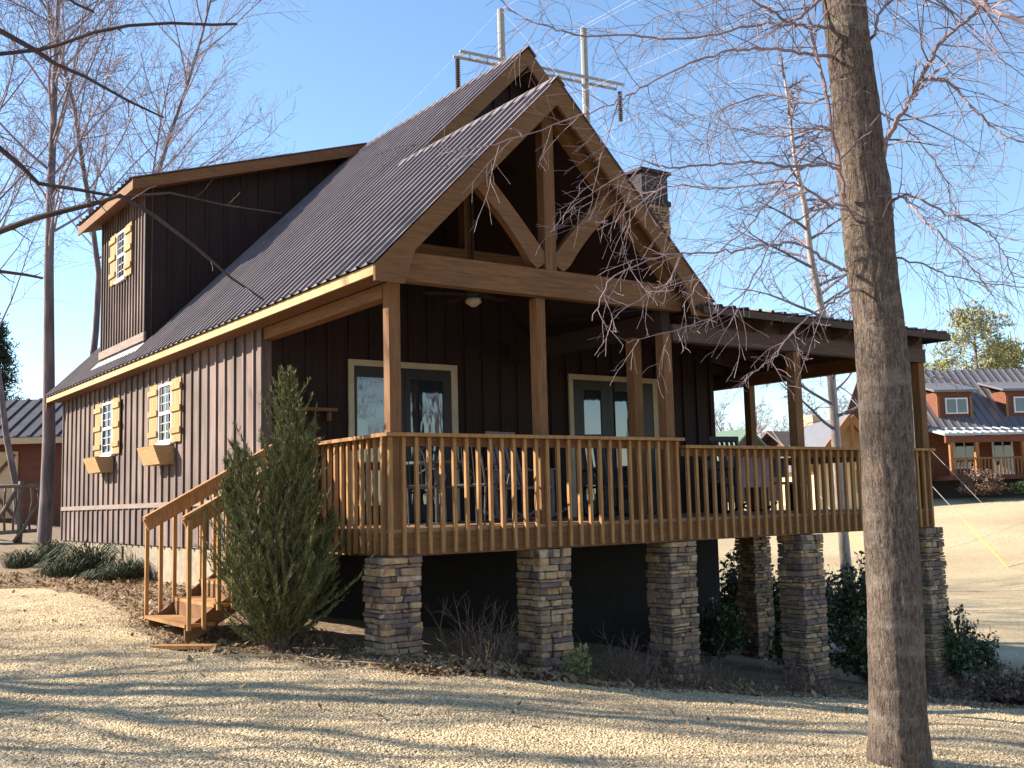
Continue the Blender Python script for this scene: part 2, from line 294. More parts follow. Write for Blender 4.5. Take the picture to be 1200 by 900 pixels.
# gravel drive edge: everything on the camera side of this line is gravel
EX = [(-30, 20), (-6, 11), (-2.1, 8.2), (-1.6, 7.1), (-1.3, 5.8), (-1.3, 4.2), (-1.5, 2.9), (-1.55, 1.6), (-1.35, .9), (-.7, -.3), (.16, -.8), (1.15, -.85), (3.25, -1.05), (4.7, -1.7), (6.6, -2.5), (10, -4), (16, -7), (40, -18)]
def edge_y(x, y):
    "signed distance-like value: positive = gravel side"
    best = 1e9; sg = 1
    for (x0, y0), (x1, y1) in zip(EX[:-1], EX[1:]):
        dx, dy = x1-x0, y1-y0; t = max(0, min(1, ((x-x0)*dx+(y-y0)*dy)/(dx*dx+dy*dy))); qx, qy = x0+t*dx, y0+t*dy
        d = math.hypot(x-qx, y-qy)
        if d < best: best = d; sg = 1 if (dx*(y-y0)-dy*(x-x0)) < 0 else -1
    return best*sg
gx = np.arange(-22, 16.01, .25); gy = np.arange(-20, 12.01, .25)
kv = {}; GV = []; GF = []
st = .25
E_ = {}
def ev(i, j):
    if (i, j) not in E_: x, y = gx[i], gy[j]; E_[(i, j)] = edge_y(x, y)
    return E_[(i, j)]
def gv(i, j):
    if (i, j) not in kv:
        x, y = gx[i], gy[j]; e = ev(i, j)
        if abs(e) < .4 and e < 0.02:   # pull outside vertices back on to the edge line
            h = .02; g0 = (edge_y(x+h, y)-edge_y(x-h, y))/(2*h); g1 = (edge_y(x, y+h)-edge_y(x, y-h))/(2*h); n = math.hypot(g0, g1) or 1; x += g0/n*(-e); y += g1/n*(-e)
        w = .08*mnoise.noise((x*2.5, y*2.5, 9)) if abs(e) < .6 else 0
        kv[(i, j)] = len(GV); x += w; y += w
        GV.append((x, y, bil(x, y)+.012-(.03 if e < .05 else 0)))
    return kv[(i, j)]
for i in range(len(gx)-1):
    for j in range(len(gy)-1):
        if min(ev(i, j), ev(i+1, j), ev(i, j+1), ev(i+1, j+1)) > -.36 and max(ev(i, j), ev(i+1, j+1), ev(i+1, j), ev(i, j+1)) > 0:
            GF.append((gv(i, j), gv(i+1, j), gv(i+1, j+1), gv(i, j+1)))
me = bpy.data.meshes.new('gravel_drive'); me.from_pydata(GV, [], GF); me.materials.append(grav_m); me.polygons.foreach_set('use_smooth', [True]*len(GF)); me.update()
o = bpy.data.objects.new('gravel_drive', me); col.objects.link(o); tag(o, kind='structure')

def scatter(name, m, n, pick, size, flat=.6, kind='pebble', seed=1, cat='gravel', label=None):
    r = np.random.RandomState(seed); P = pick(r, n); P = np.array(P); n = len(P)
    if kind == 'pebble':
        base = np.array([(1,0,0),(0,1,0),(-1,0,0),(0,-1,0),(0,0,1),(0,0,-1)], float); F = np.array([(0,1,4),(1,2,4),(2,3,4),(3,0,4),(1,0,5),(2,1,5),(3,2,5),(0,3,5)])
    else:
        base = np.array([(-1,0,0),(0,-.38,.12),(1,0,0),(0,.38,.12)], float); F = np.array([(0,1,2),(0,2,3)])
    S = size*(.45+r.rand(n)*.9+(r.rand(n) < .06)*.9); V = np.repeat(base[None], n, 0)*S[:, None, None]
    if kind == 'pebble': V = V*(.7+.6*r.rand(n, 6, 1)); V[:, :, 2] *= flat
    a = r.rand(n)*6.283; t = (r.rand(n)-.5)*(.8 if kind == 'pebble' else 1.6)
    ct, s_ = np.cos(t), np.sin(t); x, z = V[:, :, 0]*ct[:, None]-V[:, :, 2]*s_[:, None], V[:, :, 0]*s_[:, None]+V[:, :, 2]*ct[:, None]
    y = V[:, :, 1]; ca, sa = np.cos(a)[:, None], np.sin(a)[:, None]
    W = np.stack([x*ca-y*sa, x*sa+y*ca, z], -1)+P[:, None, :]
    me = bpy.data.meshes.new(name); k = len(base); fs = (F[None]+np.arange(n)[:, None, None]*k).reshape(-1, 3)
    me.vertices.add(n*k); me.vertices.foreach_set('co', W.reshape(-1)); me.loops.add(len(fs)*3); me.loops.foreach_set('vertex_index', fs.reshape(-1)); me.polygons.add(len(fs)); me.polygons.foreach_set('loop_start', np.arange(0, len(fs)*3, 3)); me.polygons.foreach_set('loop_total', np.full(len(fs), 3)); me.update(calc_edges=True); me.validate()
    me.materials.append(m); o = bpy.data.objects.new(name, me); col.objects.link(o); return tag(o, label, cat, kind='stuff')
def pick_gravel(r, n):
    out = []
    while len(out) < n:
        dep = 4.6+r.rand()**1.3*9; lat = (r.rand()-.5)*1.02*dep
        p = CAM+Vector((Fw.x, Fw.y, 0)).normalized()*dep+Rt*lat
        e = edge_y(p.x, p.y)
        if e > -.35+.3*r.rand() or (e > -1.0 and r.rand() < .05): out.append((p.x, p.y, bil(p.x, p.y)+.012))
    return out
scatter('loose_gravel', peb_m, 80000, pick_gravel, .0095, label='loose cream and tan pebbles strewn over the gravel drive')
def pick_litter(r, n):
    out = []
    while len(out) < n:
        x = -2.6+r.rand()*12; y = -3.5+r.rand()*13
        e = edge_y(x, y)
        if (e > .25*r.rand()**2+.02 and not (e < 3 and r.rand() < .02)) or (x > .2 and y > .6): continue
        if e < -2.2: continue
        out.append((x, y, bil(x, y)+.012+.03*r.rand()))
    return out
scatter('leaf_litter', leaf_lit, 13000, pick_litter, .034, kind='leaf', seed=3, cat='leaf litter', label='dry brown leaves banked along the edge of the gravel below the porch')
def pick_pile(r, n):
    out = []
    while len(out) < n:
        t = r.rand(); x = -.3+t*2.3+r.randn()*.12; y = -.62-.1*t+r.randn()*.17
        out.append((x, y, bil(x, y)+.01+.07*r.rand()*max(0, 1-abs(t-.55)*1.5)))
    return out
scatter('leaf_drift', leaf_lit, 3000, pick_pile, .045, kind='leaf', seed=5, cat='leaf litter', label='thick drift of rust brown leaves in front of the first stone pillar')

# ------------------------------------------------------------------ THE CABIN
O_ = .31; XP = 1.99; W_ = 7.9; XM = 3.95; YW = 3.27; YE = 13.58; YB = 13.8; YM = 2.87; YF = -.3; ZE = 2.875; SL = 1.006
def rz(x): return ZE+SL*(x+O_)                # top of the left slope
ZP = rz(XP); ZM = rz(XM); XR = 2*XP+O_
cab = empty('cabin', (0, 0, gz(0, 0)), 'dark board-and-batten cabin with metal gable roof, timber trussed porch and raised wooden deck', 'cabin')
def P(mb, name, m, **k): return mb.build(name, m, cab, **k)

# side wall (faces the sun) and battens
def battens_yz(mb, x, y0, y1, zf, st=.335, w=.045, t=.028):
    y = y0+st*.5
    while y < y1: z0, z1 = zf(y); mb.box(x-t, x-.001, y-w/2, y+w/2, z0, z1); y += st
mb = MB(); mb.box(0, .12, YW, YE, -.02, 3.1)
mb.box(-.03, -.001, YW-.025, YW+.09, -.02, 2.95)
battens_yz(mb, 0, YW+.09, YE, lambda y: (.64, 2.95)); battens_yz(mb, 0, YW+.09, YE, lambda y: (-.03, .56))
P(mb, 'side_wall', sid_m)
mb = MB(); mb.box(-.035, -.001, YW, YE, .563, .637); P(mb, 'wall_band', trim_m)
# front wall under the porch and the gable above it
mb = MB(); gt = ZM-.25
mb.prism([(.122, YW, -.02), (W_, YW, -.02), (W_, YW, rz(0)-.1), (XM, YW, rz(XM)-.14), (.122, YW, rz(.12)-.14)], (0, .12, 0))
x = .3
while x < W_-.05:
    zt = min(rz(x), rz(2*XM-x))-.2; mb.box(x-.022, x+.022, YW-.028, YW-.001, .27, zt); x += .30
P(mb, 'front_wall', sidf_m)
mb = MB(); mb.box(W_-.12, W_, YW+.121, YE, -.02, 3.1)
y = YW+.4
while y < YE: mb.box(W_+.001, W_+.028, y-.022, y+.022, 0, 3.0); y += .335
P(mb, 'side_wall', sidf_m, label='shaded far side wall behind the side porch')
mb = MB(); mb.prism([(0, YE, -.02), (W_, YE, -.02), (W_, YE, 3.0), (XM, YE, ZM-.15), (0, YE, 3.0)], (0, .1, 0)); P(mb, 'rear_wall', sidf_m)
mb = MB(); mb.box(.03, .2, YW+.02, YE-.05, -1.6, -.022); mb.box(.2, W_-.05, YW+.02, YW+.2, -2.6, -.022); mb.box(W_-.2, W_-.03, YW+.2, YE-.05, -3, -.022); mb.box(.2, W_-.2, YE-.25, YE-.05, -2, -.022)
P(mb, 'foundation', conc_m)
mb = MB(); mb.box(.21, W_-.06, YW+.0, YW+.018, -2.6, -.023); P(mb, 'underdeck_shade_sheet', mat('underdeck_shade_black', (.006, .0045, .004), (.014, .010, .009), ns=5))  # near-black sheet standing in for the shade of the open space under the deck
mb = MB(); mb.box(0, .028, YW+6.1, YW+6.35, -.28, -.06); P(mb, 'foundation_vent', trim_m)

# ribbed metal roof
def ribbed(mb, e0, e1, r0, r1, nrm, st=.2286, h=.029):
    "e0,e1 eave ends; r0,r1 ridge ends"
    e0, e1, r0, r1, nrm = map(Vector, (e0, e1, r0, r1, nrm)); nrm.normalize(); Lh = (e1-e0).length; ts = [(0, 0)]
    y = st*.4
    while y < Lh-.03:
        for d, q in ((-.036, 0), (-.022, h), (.022, h), (.036, 0)): ts.append(((y+d)/Lh, q))
        y += st
    ts.append((1, 0)); vs = []; fs = []
    for t, q in ts: vs += [e0.lerp(e1, t)+nrm*q, r0.lerp(r1, t)+nrm*q]
    for i in range(len(ts)-1): fs.append((2*i, 2*i+2, 2*i+3, 2*i+1))
    mb.add(vs, fs)
nL = (-SL, 0, 1); nR = (SL, 0, 1)
mb = MB(); ribbed(mb, (-O_-.03, YM, ZE-.03), (-O_-.03, YB, ZE-.03), (XM, YM, ZM), (XM, YB, ZM), nL)
ribbed(mb, (2*XM+O_, YM, ZE), (2*XM+O_, YB, ZE), (XM, YM, ZM), (XM, YB, ZM), nR)
mb.prism([(XM-.14, YM-.03, ZM-.115), (XM, YM-.03, ZM+.03), (XM+.14, YM-.03, ZM-.115), (XM, YM-.03, ZM+.012)], (0, YB-YM+.06, 0))
mr = P(mb, 'main_roof', roof_m)
mb = MB(); ribbed(mb, (-O_-.03, YF-.02, ZE-.03), (-O_-.03, YM-.002, ZE-.03), (XP, YF-.02, ZP), (XP, YM-.002, ZP), nL)
ribbed(mb, (XR+.02, YF-.02, ZE-.02), (XR+.02, YW, ZE-.02), (XP, YF-.02, ZP), (XP, YW, ZP), nR)
mb.prism([(XP-.1, YF-.03, ZP-.08), (XP, YF-.03, ZP+.03), (XP+.1, YF-.03, ZP-.08), (XP, YF-.03, ZP+.012)], (0, YW-YF, 0))
pr = P(mb, 'porch_roof', roof_m)
# boards under the metal
def slab(mb, xa, za, xb, zb, y0, y1, t, dz=-.012):
    mb.prism([(xa, y0, za+dz), (xb, y0, zb+dz), (xb, y0, zb+dz-t), (xa, y0, za+dz-t)], (0, y1-y0, 0))
mb = MB(); slab(mb, -O_+.03, rz(-O_+.03), XM, ZM, YM+.045, YB-.045, .09); slab(mb, 2*XM+O_-.03, rz(-O_+.03), XM, ZM, YM+.045, YB-.045, .09); P(mb, 'roof_boards', sof_m)
mb = MB(); slab(mb, -O_+.03, rz(-O_+.03), XP, ZP, YF+.045, YM+.04, .07); slab(mb, XR-.03, rz(-O_+.03), XP, ZP, YF+.045, YW-.03, .07)
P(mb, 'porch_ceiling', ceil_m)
# soffit and eave fascia, left side
mb = MB(); mb.box(-O_+.026, -.032, YF+.045, YB-.045, ZE-.132, ZE-.112); P(mb, 'eave_soffit', sof_m)
mb = MB(); mb.box(-O_, -O_+.025, YF+.041, YB, ZE-.135, ZE-.035); P(mb, 'eave_fascia', mat('sunlit_fascia', (.42, .27, .12), (.55, .37, .18), (1, .3, 1), 2.5, bump=.05))  # sunlight on the board is put into this paler timber colour
# rake boards of the porch gable with their shaped feet
def rake(mb, xm, zm, y, t, wz, side, foot=True, xe=None):
    "wz: vertical height of the board"
    xe = -O_ if xe is None else xe
    g = lambda x: zm-SL*abs(x-xm)-.014
    s = side
    X = lambda x: x if s < 0 else 2*xm-x
    if foot: pts = [(X(xe), ZE-.035), (X(xe), ZE-.2), (X(.02), ZE-.2), (X(.07), ZE-.05), (X(.14), g(.14)-wz), (xm, g(xm)-wz), (xm, g(xm))]
    else: pts = [(X(xe), g(xe)), (X(xe), g(xe)-wz), (xm, g(xm)-wz), (xm, g(xm))]
    mb.prism([(a, y, b) for a, b in pts], (0, t, 0))
mb = MB(); rake(mb, XP, ZP, YF, .04, .29, -1); P(mb, 'rake_board', timX)
mb = MB(); rake(mb, XP, ZP, YF, .04, .29, 1); P(mb, 'rake_board', timX)
mb = MB(); rake(mb, XM, ZM, YM, .04, .27, -1, False, XP); P(mb, 'rake_board', timX)
mb = MB(); rake(mb, XM, ZM, YM, .04, .27, 1, False, 2); P(mb, 'rake_board', timX)
mb = MB(); rake(mb, XM, ZM, YB-.04, .04, .27, -1, False); rake(mb, XM, ZM, YB-.04, .04, .27, 1, False); P(mb, 'rake_board', timX)
# wide soffit under the rake
mb = MB(); slab(mb, -O_+.05, rz(-O_+.05), XP, ZP, YF+.045, .0, .02, -.10); slab(mb, XR-.05, rz(-O_+.05), XP, ZP, YF+.045, .0, .02, -.10); P(mb, 'rake_soffit', sof_m)
# truss
YT = -.10
mb = MB(); mb.box(.03, 2*XP-.03, YT, YT+.13, 2.75, 3.05); P(mb, 'tie_beam', timX)
mb = MB(); mb.box(XP-.075, XP+.075, YT+.0, YT+.13, 3.052, ZP-.36); P(mb, 'king_post', timZ)
def brace(mb, s, y0, t):
    a = Vector((s*.11, 0, 3.053)); pts = []
    n = 9; out = []; inn = []
    p0 = Vector((.09, 0, 3.08)); p1 = Vector((1.02, 0, 4.06))
    for i in range(n):
        q = i/(n-1); c = p0.lerp(p1, q); bow = math.sin(q*math.pi)*.07
        nn = Vector((.72, 0, -.69)); out.append(c+nn*(.13-bow)); inn.append(c-nn*(.12+bow*.25))
    poly = out+inn[::-1]
    mb.prism([(XP+s*v.x, y0, max(v.z, 3.053)) for v in poly], (0, t, 0))
for s in (-1, 1):
    mb = MB(); brace(mb, s, YT+.015, .1); P(mb, 'curved_brace', timX)
mb = MB()
for s in (-1, 1):
    a = (XP+s*2.1, YT+.06, ZP-2.1*SL-.2); b = (XP, YT+.06, ZP-.2)
    mb.bar(a, b, .12, .2)
P(mb, 'truss_rafter', timX)
# second tie beam, king post and header at the house wall
mb = MB(); mb.box(.75, 2*XP-.75, 1.55, 1.68, 3.38, 3.62); P(mb, 'tie_beam', timX)
mb = MB(); mb.box(XP-.07, XP+.07, 1.55, 1.68, 3.622, ZP-.2); P(mb, 'king_post', timZ)
# side plate beams
mb = MB(); mb.box(.0, .14, .142, YW-.03, 2.6, 2.745); P(mb, 'plate_beam', timY)
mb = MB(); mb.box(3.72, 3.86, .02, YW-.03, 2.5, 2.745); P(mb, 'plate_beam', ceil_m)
# posts
def post(x0, x1, y0, y1, z0, z1, m=timZ): mb = MB(); mb.box(x0, x1, y0, y1, z0, z1); return P(mb, 'porch_post', m, bevel=.006)
post(0, .13, 0, .13, .27, 2.749); post(1.845, 1.965, 0, .14, .27, 2.749); post(3.72, 3.86, 0, .14, .27, 2.498); post(3.68, 3.82, .5, .64, .27, 2.498)
post(6.05, 6.19, 0, .14, .27, 2.398); post(8.79, 8.93, 0, .14, .27, 2.398)
for y in (3.3, 6.6, 9.9, 13.0): post(8.79, 8.93, y, y+.14, .27, 2.398)
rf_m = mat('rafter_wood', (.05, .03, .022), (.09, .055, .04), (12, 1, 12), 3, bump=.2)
# low-pitched wraparound roof
XS = 9.12; YS = -.36; ZS = 2.80; ZI = 3.12
mb = MB()
ribbed(mb, (XR-.25, YS, ZS), (XS, YS, ZS), (XR-.25, YW, ZI), (7.0, YW, ZI), (0, -.1, 1), .23)
ribbed(mb, (XS, YS, ZS), (XS, YB, ZS), (7.0, YW, ZI), (7.0, YB, ZI), (.1, 0, 1), .23)
P(mb, 'side_porch_roof', roof_m)
mb = MB()
mb.prism([(XR-.3, YS+.03, ZS-.012), (XS-.02, YS+.03, ZS-.012), (7.0, YW-.03, ZI-.012), (XR-.3, YW-.03, ZI-.012)], (0, 0, -.05))
mb.prism([(XS-.02, YS+.033, ZS-.012), (XS-.02, YB, ZS-.012), (7.0, YB, ZI-.012), (7.0, YW-.02, ZI-.012)], (0, 0, -.05))
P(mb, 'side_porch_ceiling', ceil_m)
mb = MB(); mb.box(3.87, 8.95, -.02, .12, 2.40, 2.6); P(mb, 'porch_beam', mat('grey_brown_beam', (.065, .04, .03), (.115, .072, .055), (1, 12, 12), 3, bump=.2))
mb = MB(); mb.box(8.85, 8.88, .15, YB-.1, 2.602, 2.775); P(mb, 'rafter_blocking', rf_m)
mb = MB(); mb.box(8.81, 8.95, .122, YB-.1, 2.40, 2.6); P(mb, 'porch_beam', timY)
for k, x in enumerate(np.arange(4.25, 8.9, .52)):
    mb = MB(); yt = YS+.06; mb.prism([(x, yt, ZS-.066), (x, yt, ZS-.14), (x, yt+.12, ZS-.2), (x, YW-.03, ZI-.2), (x, YW-.03, ZI-.066)], (.045, 0, 0)); P(mb, 'rafter', rf_m)
mb = MB()
for x in np.arange(4.25, 8.7, .52): mb.box(x+.047, x+.517, .0, .03, 2.602, ZS-.045)
P(mb, 'rafter_blocking', rf_m)
for y in np.arange(.3, YB, .6):
    if y > 5: break
    mb = MB(); mb.prism([(XS-.05, y, ZS-.066), (XS-.05, y, ZS-.14), (XS-.2, y, ZS-.2), (W_+.03, y, ZI-.35), (W_+.03, y, ZI-.2)], (0, .045, 0)); P(mb, 'rafter', rf_m)
mb = MB(); mb.box(3.87+.2, XS-.03, YS+.0, YS+.028, ZS-.1, ZS-.014); mb.box(XS-.028, XS-.0, YS+.03, YB, ZS-.1, ZS-.014); P(mb, 'eave_fascia', rf_m)

# dormer
DX = .05; DY0 = 8.35; DY1 = 11.1; EXd = -.27; ZDe = 5.86; ZDr = ZM+.02
dzf = lambda x: ZDe+(ZDr-ZDe)*(x-EXd)/(XM-EXd)
dor = MB(); dor.box(DX, DX+.1, DY0, DY1, rz(DX)+.0, dzf(DX)-.1)
for y in np.arange(DY0+.02, DY1, .165): dor.box(DX-.026, DX-.001, y, y+.04, rz(DX)+.21, dzf(DX)-.12)
dor = P(dor, 'dormer', sid_m)
mb = MB(); mb.box(DX-.03, DX-.001, DY0-.03, DY1+.03, rz(DX)+.06, rz(DX)+.2); mb.build('sill_board', trim_m, dor)
mb = MB(); mb.bar((DX-.09, DY0-.03, rz(DX-.09)+.03), (DX-.09, DY1+.03, rz(DX-.09)+.03), .2, .012, up=nL); mb.build('flashing', mat('bare_flashing', (.42, .42, .42), (.5, .5, .5), ns=4, rough=.5, bump=0), dor)
for y0 in (DY0, DY1-.1):
    mb = MB(); xr = 3.5
    mb.prism([(DX+.101, y0, rz(DX)-.05), (xr, y0, rz(xr)-.05), (xr, y0, dzf(xr)-.1), (DX+.101, y0, dzf(DX)-.1)], (0, .1, 0))
    if y0 == DY0:
        for x in np.arange(DX+.35, xr-.2, .32): mb.box(x, x+.045, y0-.026, y0-.001, rz(x)+.02, dzf(x)-.1)
        mb.box(DX-.03, DX+.08, y0-.028, y0-.001, rz(DX), dzf(DX)-.1)
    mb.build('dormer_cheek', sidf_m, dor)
mb = MB(); Y0, Y1 = 7.98, 11.5
mb.prism([(EXd, Y0, ZDe-.03), (XM+.02, Y0, ZDr-.03), (XM+.02, Y0, ZDr-.13), (EXd, Y0, ZDe-.13)], (0, Y1-Y0, 0)); mb.build('dormer_soffit', sof_m, dor)
mb = MB(); mb.prism([(EXd-.028, Y0-.03, ZDe-.0), (XM, Y0-.03, ZDr-.0), (XM, Y0-.03, ZDr-.2), (EXd-.028, Y0-.03, ZDe-.17)], (0, .028, 0)); mb.build('dormer_rake', timX, dor)
mb = MB(); mb.box(EXd-.028, EXd-.001, Y0-.001, Y1, ZDe-.17, ZDe-.02); mb.build('dormer_fascia', timY, dor)
mb = MB(); ribbed(mb, (EXd-.06, Y0-.06, ZDe+.005), (EXd-.06, Y1, ZDe+.005), (XM+.03, Y0-.06, ZDr+.015), (XM+.03, Y1, ZDr+.015), (-.27, 0, 1)); mb.build('dormer_roof', roof_m, dor)

# windows with shutters in walls facing -X
def side_window(x, ya, yb, z0, z1, sh, par_extra=None):
    fr = MB(); t = .038
    fr.box(x-.045, x-.002, ya, yb, z0, z0+t); fr.box(x-.045, x-.002, ya, yb, z1-t, z1); fr.box(x-.045, x-.002, ya, ya+t, z0+t, z1-t); fr.box(x-.045, x-.002, yb-t, yb, z0+t, z1-t)
    zm = (z0+z1)/2; fr.box(x-.04, x-.002, ya+t, yb-t, zm-.025, zm+.025)
    w = P(fr, 'window', win_m)
    g = MB(); g.box(x-.014, x-.004, ya+t, yb-t, z0+t, zm-.025); g.box(x-.018, x-.004, ya+t, yb-t, zm+.025, z1-t); g.build('pane', glass_m, w)
    mu = MB(); ym = (ya+yb)/2
    for za, zb in ((z0+t, zm-.025), (zm+.025, z1-t)):
        mu.box(x-.026, x-.019, ym-.006, ym+.006, za, zb)
        for q in (1/3, 2/3): zz = za+(zb-za)*q; mu.box(x-.0255, x-.0192, ya+t, ym-.0061, zz-.005, zz+.005); mu.box(x-.0255, x-.0192, ym+.0061, yb-t, zz-.005, zz+.005)
    mu.build('muntins', win_m, w)
    si = MB(); si.box(x-.07, x-.002, ya-.03, yb+.03, z0-.045, z0-.002); si.build('sill', win_m, w)
    for s in (0, 1):
        sm_ = MB(); a, b = (ya-.02-sh, ya-.02) if s == 0 else (yb+.02, yb+.02+sh); n = 4; bw = (b-a)/n
        for i in range(n): sm_.box(x-.05, x-.03, a+i*bw+.004, a+(i+1)*bw-.004, z0-.03+rnd.uniform(0, .02), z1+.03-rnd.uniform(0, .02))
        for q in (.12, .48, .84): zz = z0+(z1-z0)*q; sm_.box(x-.075, x-.051, a-.015, b+.015, zz, zz+.085)
        sm_.build('shutter', shut_m, w)
    return w
side_window(0, 6.68, 7.32, 1.54, 2.44, .42); side_window(0, 9.88, 10.58, 1.52, 2.44, .42); side_window(DX, 9.42, 9.98, 4.56, 5.42, .36)
def flower_box(ya, yb, z0, z1):
    mb = MB(); mb.prism([(-.03, ya, z1), (-.34, ya, z1), (-.24, ya, z0), (-.03, ya, z0)], (0, yb-ya, 0)); b = P(mb, 'flower_box', box_m)
    mb = MB(); mb.prism([(-.05, ya+.03, z1+.002), (-.32, ya+.03, z1+.002), (-.32, ya+.03, z1+.008), (-.05, ya+.03, z1+.008)], (0, yb-ya-.06, 0)); mb.build('soil', mat('potting_soil', (.03, .02, .015), (.06, .04, .03), ns=30, bump=.4), b)
flower_box(6.58, 7.4, 1.2, 1.47); flower_box(9.85, 10.65, 1.2, 1.46)

# glazed double doors in the porch wall
def double_door(xa, xb, zt, g):
    y = YW-.03; fr = MB(); t = .1
    fr.box(xa, xb, y-.03, y, zt-t*.8, zt); fr.box(xa, xa+t*.75, y-.03, y, .27, zt-t*.8-.001); fr.box(xb-t, xb, y-.03, y, .27, zt-t*.8-.001)
    d = P(fr, 'double_door', cream_m)
    xm = (xa+xb)/2
    for (a, b, (ga, gb)) in ((xa+t*.75+.002, xm-.004, g[0]), (xm+.004, xb-t-.002, g[1])):
        l = MB(); z0, z1 = .29, zt-t*.8-.005; l.box(a, ga, y-.02, y+.02, z0, z1); l.box(gb, b, y-.02, y+.02, z0, z1); l.box(ga, gb, y-.0199, y+.0199, z0, z0+.22); l.box(ga, gb, y-.0199, y+.0199, z1-.14, z1)
        l.build('door_leaf', dark_m, d)
        p = MB(); p.box(ga, gb, y-.005, y+.005, z0+.22, z1-.14); p.build('pane', dglass_m, d)
    h = MB(); h.tube([(xm-.06, y-.02, 1.25), (xm-.06, y-.07, 1.25), (xm-.16, y-.07, 1.25)], .012, 6); h.build('handle', iron_m, d)
double_door(1.16, 2.83, 2.42, ((1.28, 1.88), (2.08, 2.60))); double_door(4.80, 6.58, 2.40, ((5.08, 5.42), (5.66, 6.24)))
mb = MB(); mb.box(.38, .95, YW-.16, YW-.03, 1.72, 1.76); mb.box(.45, .48, YW-.12, YW-.03, 1.6, 1.719); mb.box(.85, .88, YW-.12, YW-.03, 1.6, 1.719); P(mb, 'wall_shelf', sof_m)

# deck
mb = MB()
y = 0.0
while y < YW-.16: mb.box(.0, 8.93, y, y+.135, .235, .27); y += .141
P(mb, 'deck_boards', deck_m)
mb = MB(); x = W_+.04
while x < 8.9: mb.box(x, x+.135, YW-.02, 13.1, .235, .27); x += .141
P(mb, 'deck_boards', deck_m)
mb = MB(); mb.box(.0, 8.93, -.0, .04, .0, .2345); P(mb, 'rim_joist', timX)
mb = MB(); mb.box(.0, .04, .041, YW-.03, .0, .2345); P(mb, 'rim_joist', timY)
mb = MB(); mb.box(8.89, 8.93, .041, 13.1, .0, .2345); P(mb, 'rim_joist', timY)
mb = MB()
for x in np.arange(.45, 8.8, .41): mb.box(x, x+.04, .042, YW-.04, .02, .234)
P(mb, 'floor_joists', rf_m)
def railing(a, b, zt, outward, name='railing', skip=()):
    "a,b plan points; balusters on the outer side, cap on top"
    a = Vector((*a, 0)); b = Vector((*b, 0)); d = (b-a); L = d.length; d.normalize(); o = Vector((*outward, 0))
    cap = MB(); c0 = a+o*.02; c1 = b+o*.02
    cap.bar((c0.x, c0.y, zt-.018), (c1.x, c1.y, zt-.018), .15, .036)
    r = cap.build(name, rail_m, cab)
    s = MB(); q0 = a-o*.02; q1 = b-o*.02
    s.bar((q0.x, q0.y, zt-.083), (q1.x, q1.y, zt-.083), .038, .09); s.build('sub_rail', timX if abs(d.x) > .5 else timY, r)
    n = int(L/.1435); bs = []
    for i in range(n):
        p = a+d*((i+.5)*L/n)+o*.0215
        m = MB(); m.bar((p.x, p.y, .02+rnd.uniform(-.006, .006)), (p.x, p.y, zt-.038), .038, .038, up=o); bs.append((m, p))
    return r, bs
RR = []
RR.append(railing((-.095, 0), (3.92, 0), 1.22, (0, -1))); RR.append(railing((3.94, 0), (8.93, 0), 1.135, (0, -1)))
RR.append(railing((0, .057), (0, 1.56), 1.22, (-1, 0))); RR.append(railing((8.93, .0), (8.93, 6), 1.13, (1, 0)))
for k, (r, bs) in enumerate(RR):
    if k < 3:
        for m, p in bs: m.build('baluster', rail_m, r)
    else:
        z = MB()
        for m, p in bs: z.add(m.v, m.f)
        tag(z.build('balusters', rail_m, r), kind='stuff')
# corner baluster pair
# stone pillars
def pillar(xc, yc, w, zb, zt, name='stone_pillar', m=stone_m, seed=0, parent=cab):
    r = random.Random(seed); mb = MB(); h = w/2
    core = MB(); core.box(xc-h+.05, xc+h-.05, yc-h+.05, yc+h-.05, zb, zt-.012)
    z = zb
    while z < zt-.02:
        rh = r.choice((.035, .045, .055, .065, .08)); rh = min(rh, zt-z)
        if zt-(z+rh) < .035: rh = zt-z
        for side in range(4):
            u = -h
            while u < h-.01:
                lw = r.choice((.07, .11, .15, .2, .27)); 
                if h-(u+lw) < .09: lw = h-u
                jut = r.uniform(-.02, .02); g = .005; dz = .004
                p0, p1 = u+g, u+lw-g; a, b = h-.12, h+jut
                if side == 0: bx = (xc+p0, xc+p1, yc-b, yc-a)
                elif side == 1: bx = (xc-b, xc-a, yc+p0, yc+p1)
                elif side == 2: bx = (xc+p0, xc+p1, yc+a, yc+b)
                else: bx = (xc+a, xc+b, yc+p0, yc+p1)
                k = len(mb.v); mb.box(*bx, z+dz, z+rh-dz)
                for i in range(k, len(mb.v)): v = mb.v[i]; mb.v[i] = (v[0]+r.uniform(-.01, .01), v[1]+r.uniform(-.01, .01), v[2]+r.uniform(-.007, .007))
                u += lw
        z += rh
    o = mb.build(name, m, parent, bevel=.006)
    core.build('mortar_core', mort_m, o)
    return o
for k, (xc, yc) in enumerate(((.085, .15), (1.955, .15), (3.855, .15), (6.16, .15), (8.83, .15), (8.8, 3.4), (8.8, 8))):
    pillar(xc, yc, .42, gz(xc, yc)-.25, -.003, seed=20+k)
# chimney
ch = pillar(8.32, 5.28, .7, 2.5, 5.9, 'chimney', seed=50)
mb = MB(); mb.box(7.96, 8.68, 4.9, 5.66, 5.902, 6.0); mb.box(8.0, 8.64, 4.94, 5.62, 6.0, 6.5); mb.box(7.94, 8.7, 4.88, 5.68, 6.5, 6.56); mb.build('chimney_cap', mat('dark_chimney_cap', (.03, .022, .024), (.06, .045, .045), ns=6), ch)

